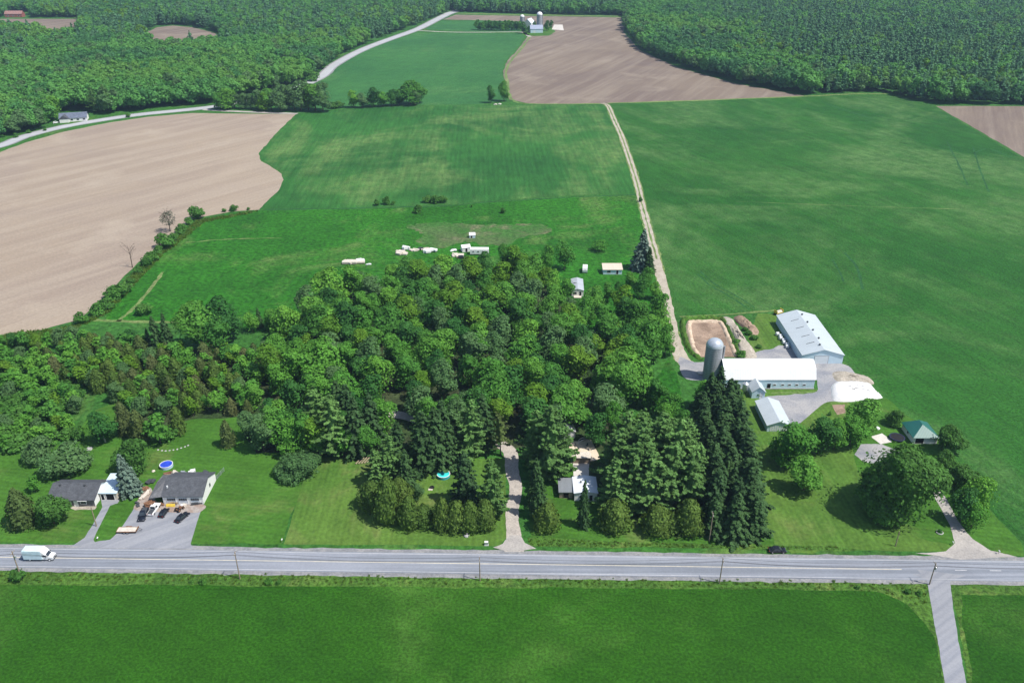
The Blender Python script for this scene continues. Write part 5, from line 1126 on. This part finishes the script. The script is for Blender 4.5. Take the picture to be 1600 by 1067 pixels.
# white camper van behind the woodlot
x, y = G(914, 424)
o = thing('camper_trailer', 'small white camper trailer on the grass behind the woodlot', 'camper', (x, y, .03), math.pi / 2 - .1)
mb = MB(); mb.prism([(-2.7, .5), (-2.8, 1.6), (-2.4, 2.6), (2.2, 2.6), (2.8, 1.6), (2.6, .5)], 'y', -1.15, 1.15); mb.build('body', M['whitep'], o)
MB().box((-2.62, 0, 1.85), (.12, 1.1, .45)).build('window', M['glass'], o); MB().box((0, -1.17, 1.7), (1.1, .05, .5)).build('window', M['glass'], o)
for s in (-1, 1): wheel(o, -.2, s * 1.02, .34)
MB().tube([(2.6, 0, .5), (3.8, 0, .5)], .07, 5).build('drawbar', M['darktrim'], o)
# yellow attachment and little loader in front of the workshop
x, y = G(267, 791)
o = thing('snow_blade', 'yellow plough blade lying in front of the workshop bays', 'plough blade', (x, y, .07), .02)
mb = MB(); mb.prism([(-.25, 0), (-.1, .45), (.15, .8), (.22, .75), (-.02, .4), (-.15, 0)], 'x', -1.3, 1.3); mb.build('blade', M['yellow'], o); MB().tube([(0, .1, .3), (.1, .9, .35)], .09, 6).build('mount', M['rust'], o)
x, y = G(281, 797)
o = thing('garden_tractor', 'small dark tractor with a white hood cover on the workshop forecourt', 'tractor', (x, y, .07), 1.1)
MB().prism([(-1.0, .45), (-1.0, .8), (.1, .85), (.2, 1.05), (1.2, 1.0), (1.3, .5)], 'y', -.4, .4).build('body', M['rust'], o); MB().box((1.0, 0, 1.1), (.6, .7, .16)).build('hood', M['whitep'], o)
MB().box((-.45, 0, 1.0), (.5, .55, .12)).build('seat', M['black'], o); MB().tube([(.1, 0, .9), (-.05, 0, 1.35)], .03, 5).build('steering_column', M['black'], o)
for wx, r, yy in ((-.7, .55, .62), (.95, .36, .55)):
    for s in (-1, 1): wheel(o, wx, s * yy, r, .3, M['rust'])
# yellow wagon behind the machine shed
x, y = G(1216, 491)
o = thing('hay_wagon', 'yellow farm wagon at the far corner of the machine shed', 'wagon', (x, y, .03), .5)
MB().box((0, 0, 1.0), (3.6, 2.0, .25)).build('bed', M['yellow'], o)
mb = MB(); [mb.box((sx * 1.7, 0, 1.6), (.12, 2.0, 1.1)) for sx in (-1, 1)]; mb.build('end_rack', M['yellow'], o); MB().prism([(-.9, 1.1), (-.4, 1.7), (.4, 1.7), (.9, 1.1)], 'x', -1.5, 1.5).build('load', M['palewood'], o)
for wx in (-1.2, 1.2):
    for s in (-1, 1): wheel(o, wx, s * .95, .45, .25, M['rust'])

# ------------------------------------------------------------------ pools, poles, small things
def pool(name, label, x, y, r, h, top, wall, sq=1.):
    o = thing(name, label, 'pool', (x, y, .03)); MB().lathe([(r, 0), (r, h), (r - .06, h), (r - .06, h - .12)], 28).build('wall', wall, o, False)
    MB().lathe([(r + .06, h - .02), (r + .06, h + .05), (r - .12, h + .05), (r - .12, h - .02)], 28).build('rim', M['whitep'], o)
    mb = MB(); mb.lathe([(r - .07, h - .14), (r * .5, h - .15), (.01, h - .16)], 28); mb.build('water' if top is M['water'] else 'cover', top, o)
    if sq != 1: o.scale = (1, sq, 1)
    return o
M['water'] = m_plain('turquoise_pool_water', (.05, .60, .58), .3, .3, 0, .12, .5); M['cover'] = m_plain('blue_pool_cover', (.03, .07, .50), .35, .4, 0, .2, 1)
M['poolwall'] = m_plain('pale_pool_wall', (.40, .52, .66), .5); M['poolwall2'] = m_plain('turquoise_pool_wall', (.05, .32, .36), .5)
x, y = G(260.5, 729); pool('above_ground_pool', 'above-ground pool under a bright blue cover on the lawn behind the workshop', x, y, 1.95, .95, M['cover'], M['poolwall'])
x, y = G(693, 744); pool('round_pool', 'round turquoise swimming pool in front of the dark spruces', x, y, 2.0, .95, M['water'], M['poolwall2'])
x, y = G(1401, 686)
o = thing('trampoline', 'round black trampoline beside the green-roofed garage', 'trampoline', (x, y, .03)); MB().lathe([(.01, .86), (2.1, .84), (2.1, .82), (.01, .82)], 26).build('mat', M['black'], o); MB().lathe([(2.1, .88), (2.45, .88), (2.45, .80), (2.1, .80), (2.1, .88)], 26).build('frame_pad', m_plain('navy_pad', (.02, .025, .06), .6), o)
for a in range(6): MB().tube([(2.3 * math.cos(a * 1.047), 2.3 * math.sin(a * 1.047), 0), (2.3 * math.cos(a * 1.047), 2.3 * math.sin(a * 1.047), .82)], .04, 5).build('leg', M['steel'], o)
def pole(u, vb, vt, label, arm=True, transformer=False, lean=0):
    x, y = G(u, vb); h = HT(vb, vt); o = thing('utility_pole', label, 'utility pole', (x, y, 0)); o.rotation_euler = (0, lean, 0)
    MB().tube([(0, 0, -.2), (0, 0, h)], [.17, .11], 8).build('shaft', M['wood'], o)
    if arm:
        c = MB().box((0, 0, h - .5), (.1, 2.2, .12)).build('crossarm', M['wood'], o)
        for yy in (-1, -.4, .4, 1): MB().lathe([(.05, 0), (.07, .08), (.01, .2)], 6, 0, (0, yy, h - .44)).build('insulator', M['whitep'], c)
    if transformer: MB().lathe([(.01, 0), (.25, 0), (.25, .8), (.05, .9)], 10, 0, (.38, 0, h - 2.2)).build('transformer', M['steel'], o)
    return x, y, h
PL = [pole(34, 904, 861, 'grey wooden utility pole in the verge across the road from the box truck', True, True),
      pole(375, 904, 862, 'utility pole across the road from the lawn right of the workshop'),
      pole(750, 907, 871, 'utility pole across the road from the round cedar hedge'),
      pole(1124, 911, 872, 'utility pole across the road from the spruce rows'),
      pole(1452, 913, 879, 'utility pole at the corner of the side road', True, True)]
pole(1108, 845, 801, 'utility pole at the roadside end of the spruce rows', True)
pole(151, 822, 792, 'utility pole on the grass between the two paved driveways', False); pole(1399, 853, 830, 'short thin dark post on the farm lawn below the huge maple', False)
def cable(A, B, label, z=.6):
    mb = MB()
    for off in (-1.0, .4):
        pts = []
        for t in np.linspace(0, 1, 14): pts.append((A[0] + (B[0] - A[0]) * t, A[1] + (B[1] - A[1]) * t + off, (A[2] - z) * (1 - t) + (B[2] - z) * t + .4 - 4 * 1.1 * t * (1 - t)))
        mb.tube(pts, .028, 4)
    mb.tube([(p[0], p[1] + .6, p[2] - 1.6) for p in pts], .035, 4)
    tag(mb.build('power_cable', M['black']), label, 'cable', 'cable spans along the main road')
EX = [(PL[0][0] - 62, PL[0][1], 8.6)] + PL + [(PL[4][0] + 58, PL[4][1] - .5, 8.0)]
nm = ['the left edge of the photo', 'the pole opposite the box truck', 'the pole opposite the workshop lawn', 'the pole opposite the cedar hedge', 'the pole opposite the spruce rows', 'the pole at the side road', 'the right edge of the photo']
for i in range(6): cable(EX[i], EX[i + 1], 'thin cables from %s to %s' % (nm[i].replace('the photo', 'photo'), nm[i + 1].replace('the photo', 'photo')))
def mailbox(u, v, label, post=.9, col='whitep'):
    x, y = G(u, v); o = thing('mailbox', label, 'mailbox', (x, y, 0)); MB().tube([(0, 0, 0), (0, 0, post)], .05, 6).build('post', M['wood'], o)
    MB().prism([(-.13, post), (-.13, post + .2), (0, post + .32), (.13, post + .2), (.13, post)], 'y', -.28, .28).build('box', M[col], o)
mailbox(441, 847, 'white mailbox on a post where the two lawn colours meet'); mailbox(1488, 851, 'white mailbox on the left of the house driveway mouth'); mailbox(1560, 865, 'white mailbox on the right of the house driveway mouth'); mailbox(153, 843, 'white mailbox at the tip of grass between the paved driveways', .6)
x, y = G(760, 851); o = thing('utility_cabinet', 'grey utility cabinet beside the gravel driveway mouth', 'cabinet', (x, y, .03)); MB().box((0, 0, .55), (.9, .6, 1.0)).build('housing', M['steel'], o); MB().box((0, 0, 1.08), (1.0, .7, .08)).build('lid', M['whitep'], o); MB().box((0, 0, .04), (1.2, .9, .1)).build('plinth', M['conc'], o)
def rock(u, v, r, label, mat='conc', seed=0, squash=.7, cat='boulder', name='boulder'):
    x, y = G(u, v); rg = np.random.default_rng(seed); mb = MB(); mb.lathe([(.01, 0), (r * .9, .02), (r, r * .4), (r * .7, r * .9), (.02, r)], 9); mb.v = [(a * (1 + .15 * rg.normal()), b * (1 + .15 * rg.normal()), c * squash * (1 + .1 * rg.normal())) for a, b, c in mb.v]
    o = mb.build(name, M[mat]); o.location = (x, y, .02); return tag(o, label, cat)
rock(729, 837, .8, 'grey boulder at the foot of the round cedar hedge', 'conc', 1)
rock(1371, 669.5, .8, 'white wrapped lump on the lawn left of the concrete pad', 'whitep', 2); rock(240, 736, .6, 'small pale lump on the grass left of the covered pool', 'palewood', 3, .5)
rock(140, 702, 1.0, 'grey boulder under the bleached trunk of the apple tree', 'conc', 4); rock(52, 711, .9, 'pale stone at the edge of the left thicket', 'conc', 5, .5)
x, y = G(1468, 832); o = thing('stone_ring', 'ring of pale stones round a shrub near the driveway bend', 'planter', (x, y, .03)); MB().lathe([(.95, 0), (1.0, .22), (.72, .26), (.70, .05)], 20).build('stones', M['conc'], o); V, c = broadleaf(400, 1.0, .8, 7, .25, 1.2, .0); link('planting', quad_mesh('planting', V, [M['dark']], c), o)
x, y = G(675, 762); o = thing('fire_pit', 'small fire pit with a pale slab on the grass below the turquoise pool', 'fire pit', (x, y, .03)); MB().lathe([(.7, 0), (.72, .3), (.45, .3), (.45, .05), (.01, .04)], 14).build('ring', M['black'], o); MB().box((-.4, -.9, .06), (1.3, .8, .12)).build('slab', M['palewood'], o)
# fence panel by the workshop and low stone line
x, y = G(340, 748); o = thing('wire_fence', 'grey wire fence panel running back from the workshop gable', 'fence', (x, y, 0), 1.35)
for i in range(5): MB().tube([(-4 + 2 * i, 0, 0), (-4 + 2 * i, 0, 1.5)], .05, 5).build('post', M['steel'], o)
mb = MB(); [mb.tube([(-4, 0, z), (4, 0, z)], .03, 4) for z in (.3, .7, 1.1, 1.45)]; mb.build('wire', M['steel'], o)
for i, (u, v) in enumerate(((247, 703), (253, 704), (259, 704.5), (265, 704), (271, 703), (277, 702), (283, 700), (289, 698), (294, 696))):
    rock(u, v, .34, 'pale stone in the broken line of stones on the lawn behind the workshop', 'conc', 20 + i, .5)['group'] = 'line of pale stones on the lawn'
# junk round the workshop, lumber and scrap behind the woodlot
jr = random.Random(9)
def junk(name, label, cat, u, v, mat, d, rot=None, n=5, group=None):
    x, y = G(u, v); mb = MB()
    for i in range(n):
        s = (d[0] * jr.uniform(.4, .9), d[1] * jr.uniform(.3, .8), d[2] * jr.uniform(.3, .8)); mb.box((jr.uniform(-.35, .35) * d[0], jr.uniform(-.35, .35) * d[1], s[2] / 2 + .004 * i + jr.uniform(0, .3) * d[2]), s, jr.uniform(-.6, .6))
    o = mb.build(name, M[mat]); o.location = (x, y, .06); o.rotation_euler = (0, 0, jr.uniform(0, 3) if rot is None else rot); return tag(o, label, cat, group)
for u, v, m_, d, lb in ((222, 777, 'palewood', (1.2, 6.0, .6), 'long stack of pale boards along the lean-to'), (228, 764, 'rust', (2.2, 1.6, .9), 'rusty scrap stacked at the back of the lean-to'), (236, 753, 'darktrim', (2.4, 1.6, 1.0), 'dark scrap heap beside the blue spruce'), (216, 789, 'darktrim', (.7, 2.2, .9), 'upright dark implement at the left corner of the forecourt'),
                        (262, 741.5, 'rust', (2., 1.4, .9), 'rusty scrap behind the left end of the workshop'), (274, 741, 'palewood', (2., 1.2, 1.0), 'pale crates behind the workshop'), (287, 741, 'steel', (2.6, 1.4, 1.1), 'grey metal scrap behind the middle of the workshop'), (300, 741, 'whitep', (1.8, 1.4, 1.5), 'white appliances behind the workshop'), (320, 742, 'darktrim', (2.4, 1.6, 1.2), 'black bin behind the right end of the workshop'),
                        (253, 788.5, 'rust', (1.3, .8, .9), 'rusty drums at the left workshop bay'), (272, 787.8, 'wood', (3., .7, .8), 'wooden odds and ends below the middle workshop bay'), (308, 787.8, 'darktrim', (2.4, .6, .7), 'dark bench under the right workshop bay'), (287, 791, 'palewood', (1.4, 1.2, .8), 'pale boxes beside the small tractor'), (236, 789, 'rust', (2.6, 1.6, 1.3), 'brown machinery in the open lean-to')):
    junk('scrap_pile', lb, 'scrap', u, v, m_, d)
for u, v, m_, d, lb in ((553, 411, 'palewood', (8, 3.4, 1.4), 'long pile of pale lumber on the pasture edge left of the woodlot'), (563, 408, 'whitep', (3.4, 3.6, 1.0), 'white sheeting at the right end of the lumber pile'), (628, 396, 'palewood', (5, 4, 1.3), 'pale lumber heap behind the left back of the woodlot'), (634, 390, 'whitep', (3.2, 2., 2.), 'white boxy debris on the lumber heap behind the woodlot'), (646, 392, 'palewood', (4., 2., .9), 'strip of pale rubble between the two debris heaps'), (657, 390, 'darktrim', (2.2, 1.8, 1.3), 'dark box between the pale debris heaps'),
                        (672, 394, 'whitep', (4.5, 4, 1.8), 'white debris heap left of the house trailer'), (667, 390, 'palewood', (5, 1.6, .8), 'pale boards beside the white debris heap'), (708, 392, 'whitep', (3, 2, 1.0), 'white odds and ends left of the small shed'), (715, 400, 'palewood', (5, 5, .9), 'pale decking beside the black car'), (444, 488, 'whitep', (1.6, 1.2, .8), 'white drum beside the woodlot corner'), (575, 414, 'whitep', (2.2, .8, .6), 'white box at the left back corner of the woodlot'), (1097, 585, 'palewood', (2.5, 2.5, .6), 'pale rubble beside the silo')):
    junk('debris_pile', lb, 'debris', u, v, m_, d, 0., 7)
for i in range(5):
    x, y = G(560 + i * 4.4, 721 - i * .4); o = MB().tube([(-1.7, 0, .2), (1.7, 0, .2)], .2, 8).build('log', M['wood']); o.location = (x, y, .02); o.rotation_euler = (0, 0, 1.2); tag(o, 'brown log lying in the row at the front of the woodlot', 'log', 'logs at the woodlot edge')
for i, (u, v) in enumerate(((774, 164), (781, 163.5))): rock(u, v, 1.6, ['pale boulder between the two field corner trees', 'pale boulder at the foot of the taller field corner tree'][i], 'pad', 40 + i, .6)
# patio things
x, y = G(914, 692); o = thing('arched_arbor', 'pale arched arbor frame at the back of the sandy patio', 'arbor', (x, y, .03)); [MB().tube([(2.2 * math.cos(t), d_, 1.7 * math.sin(t)) for t in np.linspace(0, math.pi, 12)], .07, 5).build('hoop', M['whitep'], o) for d_ in (-.6, .6)]
for i, (u, v) in enumerate(((893, 697), (899, 697), (904, 702), (917, 697))):
    x, y = G(u, v); o = thing('patio_chair', ['dark chair at the left of the sandy patio', 'second dark chair from the left on the sandy patio', 'dark chair nearest the middle of the sandy patio', 'dark chair at the right of the sandy patio'][i], 'chair', (x, y, .055), jr.uniform(0, 6)); MB().box((0, 0, .42), (.55, .55, .08)).build('seat', M['darktrim'], o); MB().box((0, .27, .75), (.55, .07, .6)).build('backrest', M['darktrim'], o)
    for a, b in ((-1, -1), (1, -1), (1, 1), (-1, 1)): MB().box((a * .23, b * .23, .19), (.06, .06, .38)).build('leg', M['darktrim'], o)

# ------------------------------------------------------------------ the air between: even haze round the whole place
if True:
    hz = MB().box((0, 2900, 78.5), (12200, 8500, 159)); hm = bpy.data.materials.new('haze_air'); hm.use_nodes = True; t = hm.node_tree; t.nodes.clear()
    ho = t.nodes.new('ShaderNodeOutputMaterial'); pv = t.nodes.new('ShaderNodeVolumePrincipled'); pv.inputs['Color'].default_value = (.52, .74, 1, 1); pv.inputs['Density'].default_value = .00008; pv.inputs['Anisotropy'].default_value = .1
    t.links.new(pv.outputs[0], ho.inputs['Volume'])
    tag(hz.build('haze', hm), kind='stuff')
